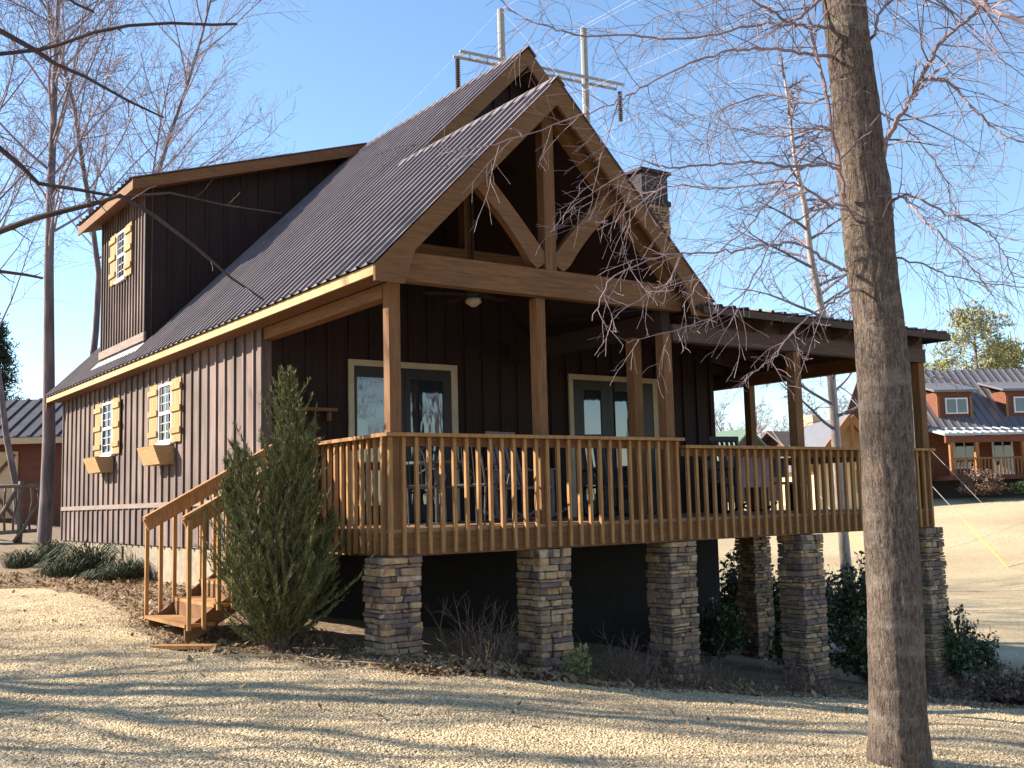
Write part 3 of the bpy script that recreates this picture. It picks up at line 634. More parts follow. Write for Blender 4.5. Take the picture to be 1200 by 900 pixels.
# stairs down to the gravel, on the left of the deck
SY0, SY1 = 1.6, 2.9; rise = .182; run = .30
stx = lambda i: -.02-run*i
stairs = None
for yy in (SY0+.02, SY1-.06):
    ste = MB(); ste.prism([(-.001, yy, .225), (-.001, yy, -.02), (stx(5)+.02, yy, -.86), (stx(5)+.02, yy, -.70), (stx(4)+.02, yy, -.49)], (0, .04, 0))
    if stairs is None: stairs = P(ste, 'porch_stairs', timX)
    else: ste.build('stringer', timX, stairs)
for i in range(1, 6):
    zt = .27-rise*i; mb = MB(); mb.box(stx(i), stx(i-1)+.02, SY0-.02, SY1+.02, zt-.036, zt); mb.build('tread', rail_m, stairs)
    mb = MB(); mb.box(stx(i-1)-.002, stx(i-1)+.018, SY0+.065, SY1-.065, zt+.002, zt+rise-.038) if i < 7 else 0; mb.build('riser', timX, stairs)
xb = -1.52; zt0, zt1 = 1.27, .45
for yy in (SY0-.02, SY1+.02):
    a = (-.02, yy, zt0); b = (xb, yy, zt1)
    mb = MB(); mb.bar((a[0], yy, a[2]-.1), (b[0], yy, b[2]-.1), .038, .14); mb.bar((a[0], yy, a[2]-.01), (b[0]-.02, yy, b[2]-.02), .09, .03); hr = mb.build('handrail', rail_m, stairs)
    for i in range(10):
        x = xb+.03+i*.155; z1 = zt1+(zt0-zt1)*(x-xb)/(a[0]-xb)-.06; zb = max(.27-rise*math.ceil((-x-.02)/run), -.64)-.06
        o2 = -.04 if yy < 2 else .04
        mb = MB(); mb.box(x-.02, x+.02, yy+o2-.018, yy+o2+.018, zb, z1); mb.build('baluster', rail_m, stairs)

# ceiling fan under the porch roof
fan = empty('ceiling_fan', (2.0, 1.5, 3.0), 'dim ceiling fan with a white bowl lamp under the porch gable', 'ceiling fan')
mb = MB(); mb.tube([(2, 1.5, ZP-.3), (2, 1.5, 3.12)], .015, 8); mb.build('downrod', dark_m, fan)
mb = MB(); mb.tube([(2, 1.5, 3.14), (2, 1.5, 3.12), (2, 1.5, 3.02), (2, 1.5, 3.0)], [.05, .1, .1, .06], 14); mb.build('motor', dark_m, fan, smooth=True)
for k in range(5):
    a = k*2*math.pi/5+.3; d = Vector((math.cos(a), math.sin(a), 0)); c = Vector((2, 1.5, 3.05)); mb = MB(); mb.bar(c+d*.1, c+d*.62, .13, .012); mb.build('blade', ceil_m, fan)
mb = MB(); mb.tube([(2, 1.5, 3.0), (2, 1.5, 2.95), (2, 1.5, 2.9)], [.09, .1, .03], 14); mb.build('lamp_bowl', cream_m, fan, smooth=True)

# patio furniture
def patio_chair(x, y, rot, label):
    t = empty('patio_chair', (0, 0, 0), label, 'chair', 'metal chairs on the porch')
    mb = MB(); mb.box(-.22, .22, -.22, .22, .42, .45); mb.build('seat', iron_m, t, bevel=.01)
    for sx in (-1, 1):
        mb = MB(); mb.tube([(sx*.2, -.2, 0), (sx*.21, -.2, .42)], .012, 6); mb.build('leg', iron_m, t)
        mb = MB(); mb.tube([(sx*.2, .22, 0), (sx*.21, .2, .42)], .012, 6); mb.build('leg', iron_m, t)
        mb = MB(); mb.tube([(sx*.22, .2, .6), (sx*.24, .05, .66), (sx*.25, -.1, .65), (sx*.25, -.22, .56), (sx*.22, -.2, .42)], .012, 6); mb.build('armrest', iron_m, t)
    mb = MB(); mb.tube([(-.21, .2, .42)]+[(-.21*math.cos(a), .24+.03*math.sin(a), .62+.32*math.sin(a)) for a in np.linspace(0, math.pi, 11)]+[(.21, .2, .42)], .012, 6)
    for xx in np.linspace(-.14, .14, 5): mb.tube([(xx, .2, .44), (xx, .25, .86)], .006, 5)
    mb.build('backrest', iron_m, t)
    t.location = (x, y, .27); t.rotation_euler = (0, 0, rot)
patio_chair(.85, .95, 2.2, 'wrought metal patio chair just inside the deck corner post'); patio_chair(1.65, 1.7, .3, 'wrought metal patio chair behind the small round table')
patio_chair(1.45, .6, -1.2+math.pi, 'wrought metal patio chair close to the front railing beside the middle post')
t = empty('patio_table', (1.25, 1.2, .27), 'small round metal table between the porch chairs', 'table')
mb = MB(); mb.tube([(1.25, 1.2, .96), (1.25, 1.2, .99)], .38, 24); mb.build('tabletop', iron_m, t)
mb = MB(); mb.tube([(1.25, 1.2, .3), (1.25, 1.2, .96)], .025, 8); mb.build('pedestal', iron_m, t)
mb = MB(); mb.tube([(1.25, 1.2, .27), (1.25, 1.2, .3)], [.25, .1], 16); mb.build('foot', iron_m, t)
def rocker(x, y, rot, m, label):
    t = empty('rocking_chair', (0, 0, 0), label, 'rocking chair', 'rocking chairs on the porch')
    mb = MB(); mb.box(-.27, .27, -.25, .25, .40, .43); mb.build('seat', m, t)
    mb = MB()
    for xx in np.linspace(-.22, .22, 6): mb.bar((xx, .24, .45), (xx, .42, 1.1), .05, .015)
    mb.bar((-.27, .43, 1.12), (.27, .43, 1.12), .03, .09); mb.build('backrest', m, t)
    for s in (-1, 1):
        mb = MB(); mb.tube([(s*.27, -.45+.95*q, .02+.12*(2*q-1)**2) for q in np.linspace(0, 1, 9)], .02, 6); mb.build('rocker', m, t)
        mb = MB(); mb.bar((s*.27, -.22, .04), (s*.27, -.22, .64), .04, .04); mb.build('leg', m, t)
        mb = MB(); mb.bar((s*.27, .24, .05), (s*.27, .3, .66), .04, .04); mb.build('leg', m, t)
        mb = MB(); mb.bar((s*.28, -.3, .65), (s*.28, .32, .65), .08, .02); mb.build('armrest', m, t)
    t.location = (x, y, .27); t.rotation_euler = (0, 0, rot)
rocker(3.0, 1.9, .2, pale_m, 'pale rocking chair left of the second glazed door'); rocker(4.5, 2.0, -.3, dark_m, 'dark rocking chair in front of the second glazed door')
rocker(7.0, 1.9, -.2, dark_m, 'dark rocking chair near the right end of the front wall')
mb = MB(); n = 14
vs = [(5.0+.55*i/n, .015+.035*math.sin(i*1.7)+.06, z) for i in range(n+1) for z in (1.15, .62)]
mb = MB(); mb.add(vs, [(2*i, 2*i+1, 2*i+3, 2*i+2) for i in range(n)])
o = mb.thing('draped_towel', mat('pale_pink_cloth', (.36, .27, .28), (.46, .36, .37), ns=10, rough=.9, bump=.1), (5.3, .08, 1.15), 'pale pinkish cloth hanging over the inside of the right-hand railing', 'towel'); so = o.modifiers.new('thick', 'SOLIDIFY'); so.thickness = .012
t = empty('porch_bench', (7.4, 1.0, .27), 'long dark bench low behind the right-hand railing', 'bench')
mb = MB(); mb.box(6.6, 8.5, 1.9, 2.3, .68, .72); mb.build('seat', dark_m, t)
mb = MB(); mb.box(6.6, 8.5, 2.3, 2.34, .8, 1.06); mb.build('backrest', dark_m, t)
for x in (6.65, 8.4):
    mb = MB(); mb.box(x, x+.05, 1.92, 2.3, .27, .679); mb.build('leg', dark_m, t)
mb = MB(); mb.box(8.6, 8.66, 1.6, 1.7, .27, .3)

# ------------------------------------------------------------------ trees
def rv(r): return Vector((r.gauss(0, 1), r.gauss(0, 1), r.gauss(0, 1)))
def grow(mb, r, p, d, L, r0, lvl, S, tr=None):
    n = S['seg'][lvl]; path = [p.copy()]; rad = [r0]; st = L/n; q = p.copy(); d = d.normalized(); ds = [d.copy()]
    for i in range(n):
        d = (d+rv(r)*S['wob'][lvl]+Vector((0, 0, S['up'][lvl]))).normalized(); q = q+d*st; path.append(q); ds.append(d)
        rad.append(max(r0*(1-(i+1)/n*S['tap'][lvl]), S['rmin']))
    (tr if (tr is not None and lvl == 0) else mb).tube(path, rad, (9, 6, 4, 3, 3)[lvl], cap=False)
    if lvl+1 < len(S['n']):
        k = S['n'][lvl+1]
        for c in range(k):
            t = S['t0'][lvl]+(1-S['t0'][lvl])*(c+r.random())/k; f = t*n; i = min(int(f), n-1); u = f-i
            pp = path[i].lerp(path[i+1], u); dd = ds[i+1]; ax = dd.orthogonal(); ax.rotate(Matrix.Rotation(r.random()*6.283, 3, dd))
            an = R_(S['ang'][lvl+1]*(.7+.6*r.random())); nd = dd*math.cos(an)+ax.normalized()*math.sin(an)
            rr = (rad[i]+(rad[i+1]-rad[i])*u)
            grow(mb, r, pp, nd, L*S['len'][lvl+1]*(.6+.6*r.random())*(1.15-.7*t), min(rr*.8, r0*S['rr'][lvl+1]), lvl+1, S)
BG = dict(seg=(12, 7, 5, 4), wob=(.05, .10, .13, .15), up=(.02, .07, .03, .02), tap=(.85, .85, .8, .6), t0=(.3, .2, .15), n=(1, 28, 10, 9), ang=(0, 45, 42, 40), len=(0, .36, .42, .45), rr=(0, .2, .38, .5), rmin=.0045)
def bare_tree(base, top, r0, seed, label, group, S=BG, tm=btrunk_m, cm=btwig_m, name='bare_tree'):
    base = Vector(base); top = Vector(top); r = random.Random(seed); L = (top-base).length
    o = empty(name, base, label, 'tree', group); tr = MB(); cr = MB()
    grow(cr, r, base-Vector((0, 0, .2)), top-base, L, r0, 0, S, tr)
    tr.build('trunk', tm, o, smooth=True); cr.build('crown', cm, o)
    return o
def gat(px, dep): # ground point at a horizontal place in the photograph
    p = at(px, 590, dep); return Vector((p.x, p.y, bil(p.x, p.y)))
gL = 'bare trees behind the left end of the cabin'
def bt(px, dep, tpx, tpy, r0, seed, label, group=gL, **k):
    b = gat(px, dep); return bare_tree(b, at(tpx, tpy, dep+rnd.uniform(-1, 1)), r0, seed, label, group, **k)
S2 = dict(BG); S2['t0'] = (.42, .15, .1)
bt(52, 23, 62, -160, .155, 1, 'thickest bare trunk left of the cabin, rising straight from the flower bed', S=S2)
bt(78, 26, 95, -140, .11, 2, 'slender bare tree just right of the thickest trunk, close to the cabin end wall', S=S2)
bt(98, 33, 140, 60, .10, 3, 'thin leaning bare tree showing between the roof end and the dormer', S=S2)
S3 = dict(BG); S3['n'] = (1, 30, 10, 8); S3['len'] = (0, .42, .42, .42); S3['ang'] = (0, 42, 40, 38)
bt(146, 38, 152, -120, .15, 4, 'broad crowned bare tree rising behind the dormer roof', S=S3)
bt(22, 34, 20, -60, .11, 5, 'faint bare tree at the far left edge behind the log fence', S=S2)
bt(-30, 26, -20, -100, .13, 6, 'bare tree half outside the left edge of the view', S=S3)

# small bare tree behind the side porch
S4 = dict(BG); S4['n'] = (1, 26, 8, 7); S4['len'] = (0, .30, .45, .45); S4['up'] = (.01, .0, -.03, -.05); S4['t0'] = (.28, .15, .1); S4['rmin'] = .005; S4['ang'] = (0, 60, 45, 45)
b = gat(990, 23)
o = empty('bare_tree', b, 'slim pale barked bare tree standing beyond the side porch', 'tree'); tr = MB(); cr = MB(); r = random.Random(12)
pts = [b-Vector((0, 0, .2)), at(986, 600, 23), at(980, 520, 23), at(974, 440, 23), at(962, 360, 23), at(950, 300, 23), at(943, 240, 23), at(932, 190, 23), at(926, 140, 23), at(915, 60, 23)]
tr.tube(pts, [.13, .11, .10, .09, .08, .07, .06, .045, .03, .012], 8)
for i in range(36):
    t = 2.2+6.6*i/36; k = int(t); p = pts[k].lerp(pts[k+1], t-k); a = r.random()*6.283; d = Vector((math.cos(a), math.sin(a), .45))
    grow(cr, r, p, d, (3.1-.28*t)*(.7+.5*r.random()), .035, 1, S4)
tr.build('trunk', litb_m, o, smooth=True); cr.build('crown', btwig_m, o)

# the big foreground tree
T0 = Vector((.88, -5.08, bil(.88, -5.08)))
ft = empty('foreground_tree', T0, 'large grey barked bare tree leaning in the right foreground with drooping fine branches', 'tree')
def trunk_mesh():
    tp = [(1056, 915, 6.85, 41), (1055, 893, 6.85, 37.5), (1053, 840, 6.86, 35), (1048, 700, 6.9, 33.5), (1043, 600, 6.95, 32.5), (1036, 460, 7.0, 32), (1030, 380, 7.05, 31.5), (1020, 300, 7.1, 31), (1014, 225, 7.12, 31.5), (1009, 200, 7.13, 30.5), (1003, 120, 7.18, 28.5), (993, 40, 7.2, 26.5), (988, -10, 7.25, 26), (975, -120, 7.35, 23), (960, -260, 7.45, 19), (940, -420, 7.6, 13), (925, -560, 7.7, 7)]
    C = [at(a, b, c) for a, b, c, d in tp]; R = [d*.93*c/FPX for a, b, c, d in tp]; NS = 76; M = 520; vs = []; cs = []
    cum = [0]
    for i in range(1, len(C)): cum.append(cum[-1]+(C[i]-C[i-1]).length)
    for k in range(M):
        s = cum[-1]*k/(M-1); i = max(0, min(len(C)-2, next((j for j in range(len(cum)-1) if cum[j+1] >= s), len(C)-2))); u = (s-cum[i])/(cum[i+1]-cum[i])
        c = C[i].lerp(C[i+1], u); rr = R[i]+(R[i+1]-R[i])*u; cs.append((c, rr))
        for j in range(NS):
            a = 2*math.pi*j/NS; q = Vector((math.cos(a)*.9, math.sin(a)*.9, 0))
            n1 = abs(mnoise.noise((q.x*7, q.y*7, s*1.6+3)))*.045+mnoise.noise((q.x*16, q.y*16, s*5))*.022+mnoise.noise((q.x*1.5, q.y*1.5, s*1.2))*.05+abs(mnoise.noise((q.x*2, q.y*2, s*9)))*.03+abs(mnoise.noise((q.x*26, q.y*26, s*9)))*.04
            fl = .10*max(0, 1-s/.5)**2*(1+mnoise.noise((q.x*2, q.y*2, 2)))
            rj = rr*(.965+n1+fl); vs.append(c+Vector((math.cos(a)*rj, math.sin(a)*rj, 0)))
    mb = MB(); fs = [(k*NS+j, k*NS+(j+1) % NS, (k+1)*NS+(j+1) % NS, (k+1)*NS+j) for k in range(M-1) for j in range(NS)]
    mb.add(vs, fs); mb.build('trunk', bark_m, ft, smooth=True); return C
trunk_mesh()
SF = dict(seg=(8, 8, 6, 5), wob=(.05, .10, .12, .12), up=(0, -.03, -.05, -.06), tap=(.8, .85, .8, .6), t0=(.1, .05, .1), n=(1, 1, 9, 5), ang=(0, 45, 48, 42), len=(0, .5, .5, .5), rr=(0, .5, .5, .6), rmin=.0012)
def limb(pts, r0, r1, seed, par, nt=26, tl=.75, m=twig_m, name='branch', drop=-.05):
    "pts: (px,py,depth). main branch with procedural side twigs"
    r = random.Random(seed); P_ = [at(*p) for p in pts]
    # resample smooth
    Q = []
    for i in range(len(P_)-1):
        p0, p1, p2, p3 = P_[max(i-1, 0)], P_[i], P_[i+1], P_[min(i+2, len(P_)-1)]
        for k in range(5):
            t = k/5; Q.append(.5*((2*p1)+(p2-p0)*t+(2*p0-5*p1+4*p2-p3)*t*t+(3*p1-p0-3*p2+p3)*t**3)+rv(r)*.006)
    Q.append(P_[-1]); n = len(Q); rad = [r0+(r1-r0)*(i/(n-1))**.7 for i in range(n)]
    mb = MB(); mb.tube(Q, rad, 6)
    S = dict(SF); S['up'] = (0, drop*.5, drop, drop)
    for i in range(nt):
        t = (.08+.92*(i+r.random())/nt)*(n-1); k = min(int(t), n-2); p = Q[k].lerp(Q[k+1], t-k); d0 = (Q[k+1]-Q[k]).normalized()
        ax = d0.orthogonal(); ax.rotate(Matrix.Rotation(r.random()*6.283, 3, d0)); an = R_(30+35*r.random()); d = d0*math.cos(an)+ax*math.sin(an)
        grow(mb, r, p, d, tl*(.4+.9*r.random()), max(rad[k]*.4, .0024), 2, S)
    mb.build(name, m, par); return Q
D = 7.05
LB = [
 ([(990,232,7.0),(981,180,6.95),(970,120,6.9),(961,75,6.9),(949,30,6.9),(940,-10,6.9),(925,-60,6.9)], .016, .008, 18, .6),
 ([(984,198,7),(960,194,6.9),(920,194,6.7),(880,190,6.6),(844,193,6.5),(800,196,6.4),(776,196,6.3),(755,190,6.3),(738,212,6.3)], .012, .003, 30, .55),
 ([(976,245,7),(950,225,7),(924,213,7.0),(875,217,7.1),(830,220,7.2),(780,219,7.3),(740,245,7.4),(700,270,7.4)], .011, .003, 34, .6),
 ([(992,317,7),(975,310,6.9),(954,295,6.8),(930,285,6.7),(901,287,6.6),(870,292,6.5),(844,295,6.4),(799,297,6.3),(760,305,6.2),(715,330,6.1),(694,376,6.1)], .012, .0025, 18, .45),
 ([(1000,66,7.2),(965,66,7.1),(930,60,7.0),(901,57,6.9),(870,58,6.8),(844,62,6.7),(800,78,6.5),(750,104,6.4),(725,117,6.3),(691,132,6.2),(637,151,6.1),(569,171,6.0),(530,177,6.0)], .013, .002, 34, .5),
 ([(990,30,7.2),(960,32,7.1),(927,30,7),(893,28,6.9),(850,38,6.8),(800,45,6.7),(740,43,6.6),(676,41,6.5),(640,30,6.5),(618,23,6.5),(593,10,6.5)], .013, .003, 36, .5),
 ([(985,-30,7.3),(950,10,7.2),(925,26,7.1),(905,12,7.0),(882,0,7.0),(850,-30,7.0)], .014, .006, 20, .6),
 ([(940,190,6.9),(900,235,6.8),(880,262,6.6),(840,300,6.5),(820,330,6.4),(800,360,6.3)], .007, .002, 22, .45),
 ([(1004,260,7),(985,240,6.8),(950,250,6.6),(915,270,6.4),(877,335,6.2),(840,370,6.1),(790,387,6.0),(735,402,5.9)], .009, .002, 14, .4),
 ([(1008,340,7),(990,345,6.8),(965,360,6.6),(942,373,6.5),(920,400,6.4),(900,425,6.4),(875,440,6.4)], .009, .002, 18, .35),
 ([(799,297,6.3),(781,335,6.2),(750,350,6.2),(717,375,6.2)], .005, .002, 6, .3),
 ([(725,117,6.3),(700,200,6.2),(690,250,6.2)], .004, .0015, 8, .3),
 ([(995,100,7.2),(950,120,7.3),(900,110,7.5),(840,130,7.6),(790,150,7.8)], .010, .003, 34, .65),
 ([(1000,160,7.2),(960,150,7.4),(910,160,7.6),(860,150,7.8),(820,170,7.9)], .010, .003, 34, .65),
 ([(985,10,7.2),(940,-10,7.4),(880,-15,7.6),(820,10,7.8),(770,20,8.0),(720,60,8.1)], .010, .003, 34, .7),
 # right side
 ([(1032,190,7.1),(1040,165,7.0),(1052,140,6.9),(1065,118,6.9),(1079,94,6.8),(1090,72,6.7),(1101,53,6.7),(1130,25,6.6),(1154,2,6.5),(1170,-20,6.5)], .018, .011, 26, .55),
 ([(1079,94,6.8),(1095,92,6.7),(1113,98,6.7),(1130,115,6.6),(1147,132,6.5),(1165,150,6.5),(1184,162,6.4),(1215,170,6.4)], .011, .005, 22, .6),
 ([(1041,240,7.1),(1055,230,7.0),(1071,230,6.9),(1109,249,6.8),(1147,266,6.7),(1165,280,6.6),(1177,298,6.5),(1190,336,6.5)], .012, .003, 30, .55),
 ([(1060,232,6.9),(1075,250,6.8),(1090,264,6.7),(1110,283,6.6),(1128,302,6.5),(1145,322,6.5),(1158,342,6.4)], .009, .003, 24, .5),
 ([(1018,45,7.2),(1026,38,7.1),(1030,19,7.1),(1040,5,7.1),(1060,-10,7)], .012, .008, 10, .5),
 ([(1120,-10,6.5),(1150,4,6.4),(1175,15,6.3),(1215,33,6.2)], .016, .014, 8, .5),
 ([(1045,300,7.1),(1080,310,7.0),(1110,322,6.9),(1150,330,6.9),(1215,340,6.8)], .007, .003, 18, .45),
 ([(1030,130,7.2),(1060,150,7.3),(1090,180,7.4),(1110,215,7.5),(1120,260,7.6)], .008, .003, 26, .6),
 ([(1010,0,7.3),(1050,-10,7.4),(1100,5,7.5),(1150,50,7.6),(1200,90,7.7)], .010, .003, 30, .7),
]
for i, (p, a, b_, nt, tl) in enumerate(LB): limb(p, a, b_, 100+i, ft, nt, tl)
# crown above the frame (casts shade, seen from other positions)
mb = MB(); r = random.Random(77)
for i in range(26):
    q = at(985-2.2*i, -20-20*i, 7.3); a = r.random()*6.283; grow(mb, r, q, Vector((math.cos(a), math.sin(a), .3)), 2.2-.05*i, .022, 1, dict(SF, up=(0, .02, -.02, -.04), n=(1, 1, 9, 5)))
mb.build('crown', twig_m, ft)

# near tree just outside the left edge; its limbs reach into the view
LT = Vector((-8.6, -1.6, bil(-8.6, -1.6)))
lt = empty('overhanging_tree', LT, 'dark bare limbs reaching in from the left edge across the dormer', 'tree')
mb = MB(); mb.tube([LT-Vector((0, 0, .2)), LT+Vector((.05, .1, 2)), LT+Vector((.15, 0, 5)), LT+Vector((.1, .2, 8)), LT+Vector((.3, .1, 11))], [.2, .16, .13, .08, .03], 12); mb.build('trunk', bark_m, lt, smooth=True)
dk = mat('dark_overhanging_bark', (.03, .018, .018), (.075, .045, .04), ns=8, bump=.2)
st0 = LT+Vector((.1, .05, 3.0))
def limb2(pts, r0, r1, seed, nt, tl, z):
    global at
    Q = [at(*p) for p in pts]; s = LT+Vector((.1, .05, z)); r = random.Random(seed)
    r0 *= 1.5; r1 *= 1.5
    path = [s, s.lerp(Q[0], .35)+Vector((0, 0, .15)), s.lerp(Q[0], .7)+Vector((0, 0, .1))]+Q
    n = len(path); rad = [r0*1.8, r0*1.5, r0*1.2]+[r0+(r1-r0)*i/(len(Q)-1) for i in range(len(Q))]; mb = MB(); mb.tube(path, rad, 8)
    for i in range(nt):
        t = 3+(n-4.01)*(i+r.random())/nt; k = int(t); p = path[k].lerp(path[k+1], t-k); d0 = (path[k+1]-path[k]).normalized(); ax = d0.orthogonal(); ax.rotate(Matrix.Rotation(r.random()*6.283, 3, d0))
        d = d0*.75+ax*.65; L = tl*(.4+.8*r.random()); q = [p]
        for _ in range(4): d = (d+rv(r)*.12).normalized(); q.append(q[-1]+d*L/4)
        mb.tube(q, [.004, .0035, .003, .0025, .002], 4)
    mb.build('branch', dk, lt)
limb2([(-40,25,5.4),(0,36,5.4),(40,58,5.4),(65,75,5.4),(100,90,5.4),(150,118,5.4),(192,138,5.4)], .011, .003, 1, 5, .12, 3.6)
limb2([(-60,70,5.3),(48,58,5.4),(70,52,5.4),(110,38,5.4),(150,30,5.4),(200,27,5.4),(250,29,5.4),(278,28,5.4)], .007, .0045, 2, 6, .05, 3.4)
limb2([(-40,285,5.2),(0,271,5.2),(40,256,5.2),(80,246,5.2),(120,236,5.2),(140,229,5.2),(180,252,5.2),(230,290,5.2),(270,325,5.2),(310,352,5.2)], .012, .003, 3, 8, .15, 2.4)
limb2([(-30,150,5.3),(0,174,5.3),(25,195,5.3),(45,215,5.3),(90,222,5.3),(140,231,5.3),(200,226,5.35),(262,240,5.4),(330,250,5.4)], .010, .002, 4, 8, .2, 3.0)
limb2([(-30,312,5.5),(0,318,5.5),(30,322,5.5),(50,326,5.5)], .007, .004, 5, 2, .1, 2.2)
limb2([(-30,-40,5.4),(60,-15,5.4),(90,5,5.4),(110,14,5.4)], .006, .004, 6, 2, .1, 4.2)
# trees left of the view whose shadows cross the drive
SS = dict(BG, n=(1, 16, 7, 5)); 
shp = bare_tree((-11, 6.6, bil(-11, 6.6)), (-10.7, 6.9, 13), .2, 31, 'bare tree outside the left edge whose shadow streaks the gravel drive', 'bare trees beside the drive', S=dict(SS, t0=(.14, .2, .15), n=(1, 26, 9, 6), up=(.02, .02, 0, 0), len=(0, .42, .42, .45)))
for k, (x, y, rz_) in enumerate(((-13.6, 9.4, 1.2), (-9.5, 3.6, 2.5), (-14.2, 7.6, 4.0), (-12.6, 10.3, 3.1))):
    c = copy_tree(shp); c.location = (x, y, bil(x, y)); c.rotation_euler = (0, 0, rz_)

for k, (x, y, rz_, lb) in enumerate(((9, -15, .5, 'bare tree behind the viewer mirrored in the left glazed door'), (13, -13, 2.2, 'bare tree across the drive mirrored in the right glazed door'), (7, -19, 4.4, 'farther bare tree behind the viewer faintly mirrored in the glazed doors'), (17, -19, 5.4, 'bare tree behind the viewer at the far right of the door reflections'))):
    c = copy_tree(shp); c.location = (x, y, gz(x, y)); c.rotation_euler = (0, 0, rz_); c['label'] = lb; c['group'] = 'bare trees mirrored in the doors'
# juniper beside the stairs
def juniper():
    c = Vector((-.80, .85, bil(-.80, .85))); o = empty('juniper_bush', c, 'tall shaggy green juniper growing beside the porch stairs', 'bush'); r = random.Random(5); tr = MB(); fo = MB()
    tips = [(Vector((.12, .05, 2.75)), 1.0), (Vector((-.02, -.1, 2.3)), .5), (Vector((.3, .1, 2.35)), .5)]
    for k in range(17):
        a = k*2.4; q = .30+.42*((k*.618) % 1); tips.append((Vector((math.cos(a)*q*1.05, math.sin(a)*q*.85, 2.5-1.35*q+r.uniform(-.25, .2))), r.uniform(.3, .5)))
    for tp, w in tips:
        base = c+Vector((tp.x*.15, tp.y*.15, 0)); path = [base, base+Vector((tp.x*.5, tp.y*.5, tp.z*.35)), c+tp*.75, c+tp]; tr.tube(path, [.035*w+.01, .025*w+.006, .012, .004], 6)
        H = tp.z
        nb = int(110*w+35)
        for i in range(nb):
            t = .03+.97*(i+r.random())/nb; 
            k = t*3; j = min(int(k), 2); p = path[j].lerp(path[j+1], k-j); a = r.random()*6.283
            wd = (.15+.70*(1-t)**.8*min(1, t*7+.45))*(.35+.65*w)*(.5+.8*r.random()**1.6)
            if t > .86: wd *= .55
            d = Vector((math.cos(a), math.sin(a), .25+1.2*t)).normalized(); Lb = wd*1.25; q = p; path2 = [q]
            for s in range(5): d = (d+Vector((0, 0, .16))+rv(r)*.08).normalized(); q = q+d*Lb/5; path2.append(q)
            tr.tube(path2, [.005, .0045, .004, .003, .002, .001], 3, cap=False)
            for s in range(int(28+Lb*120)):
                u = r.uniform(.15, 1)*5; j2 = min(int(u), 4); pp = path2[j2].lerp(path2[j2+1], u-j2); dd = (d+rv(r)*.34+Vector((0, 0, .2))).normalized()
                l = r.uniform(.035, .09); w2 = r.uniform(.0022, .0045); sd = dd.cross(rv(r)).normalized()*w2; sd2 = dd.cross(sd).normalized()*w2; m_ = pp+dd*l*.5; e = pp+dd*l
                fo.add([pp, m_+sd, e, m_-sd], [(0, 1, 2, 3)]) if r.random() < .5 else fo.add([pp, m_+sd2, e, m_-sd2], [(0, 1, 2, 3)])
    tr.build('stems', cedt_m, o); fo.build('foliage', ced_m, o)
juniper()

def leaf_bush(loc, w, h, n, m, label, seed, cat='bush', group=None, leaf=.045, name='leafy_bush', stem=brush_m, open_=0.):
    r = random.Random(seed); c = Vector(loc); o = empty(name, c, label, cat, group); tr = MB(); fo = MB()
    for i in range(n):
        a = r.random()*6.283; e = r.uniform(.15, 1.3); rad = r.uniform(.6, 1.05)
        tip = c+Vector((math.cos(a)*math.cos(e)*w*rad, math.sin(a)*math.cos(e)*w*rad, .1+math.sin(e)*h*rad)); mid = c.lerp(tip, .5)+Vector((0, 0, .1*h))+rv(r)*.03
        tr.tube([c, mid, tip], [.008, .005, .002], 3, cap=False)
        for k in range(14):
            u = r.uniform(.35, 1.0); p = (mid.lerp(tip, (u-.5)*2) if u > .5 else c.lerp(mid, u*2))+rv(r)*.05*w; d = rv(r).normalized(); s = d.cross(rv(r)).normalized(); l = leaf*r.uniform(.6, 1.4)
            fo.add([p, p+d*l*.5+s*l*.28, p+d*l, p+d*l*.5-s*l*.28], [(0, 1, 2, 3)])
    tr.build('stems', stem, o); fo.build('foliage', m, o); return o
gU = 'evergreen shrubs under the deck'
for k, (px, dep, w, h, lb) in enumerate(((862, 19.5, .75, 1.75, 'dark evergreen shrub seen under the deck just right of the third pillar'), (905, 20, .7, 1.6, 'dark evergreen shrub seen under the deck near the fourth pillar'), (1000, 19, .75, 1.9, 'dark evergreen shrub seen under the deck beside the foreground trunk'), (955, 21, .7, 1.5, 'evergreen shrub in the middle of the gap below the right-hand deck'))):
    leaf_bush(gat(px, dep), w, h, 260, holly_m, lb, 40+k, group=gU, leaf=.09)
for k, (px, dep, w, h, lb) in enumerate(((838, 17, .5, .9, 'low dark shrub in the shade just right of the third stone pillar'), (930, 16.5, .6, .8, 'low dark shrub in the shade behind the fourth stone pillar'), (1005, 15.5, .6, .9, 'low dark shrub in the shade left of the foreground trunk'))):
    leaf_bush(gat(px, dep), w, h, 200, holly_m, lb, 140+k, group='low shrubs in the shade of the deck', leaf=.07)
leaf_bush(gat(1112, 15.8), .42, 1.2, 130, holly_m, 'loose green bush at the foot of the rightmost stone pillar', 50, leaf=.07)
leaf_bush(gat(1140, 16.5), .35, .8, 90, holly_m, 'small straggly bush right of the rightmost stone pillar', 51, leaf=.06)
leaf_bush(gat(1165, 13.6), .75, .35, 160, brush_m, 'low dark mound of brush at the right edge of the gravel', 52, leaf=.06)
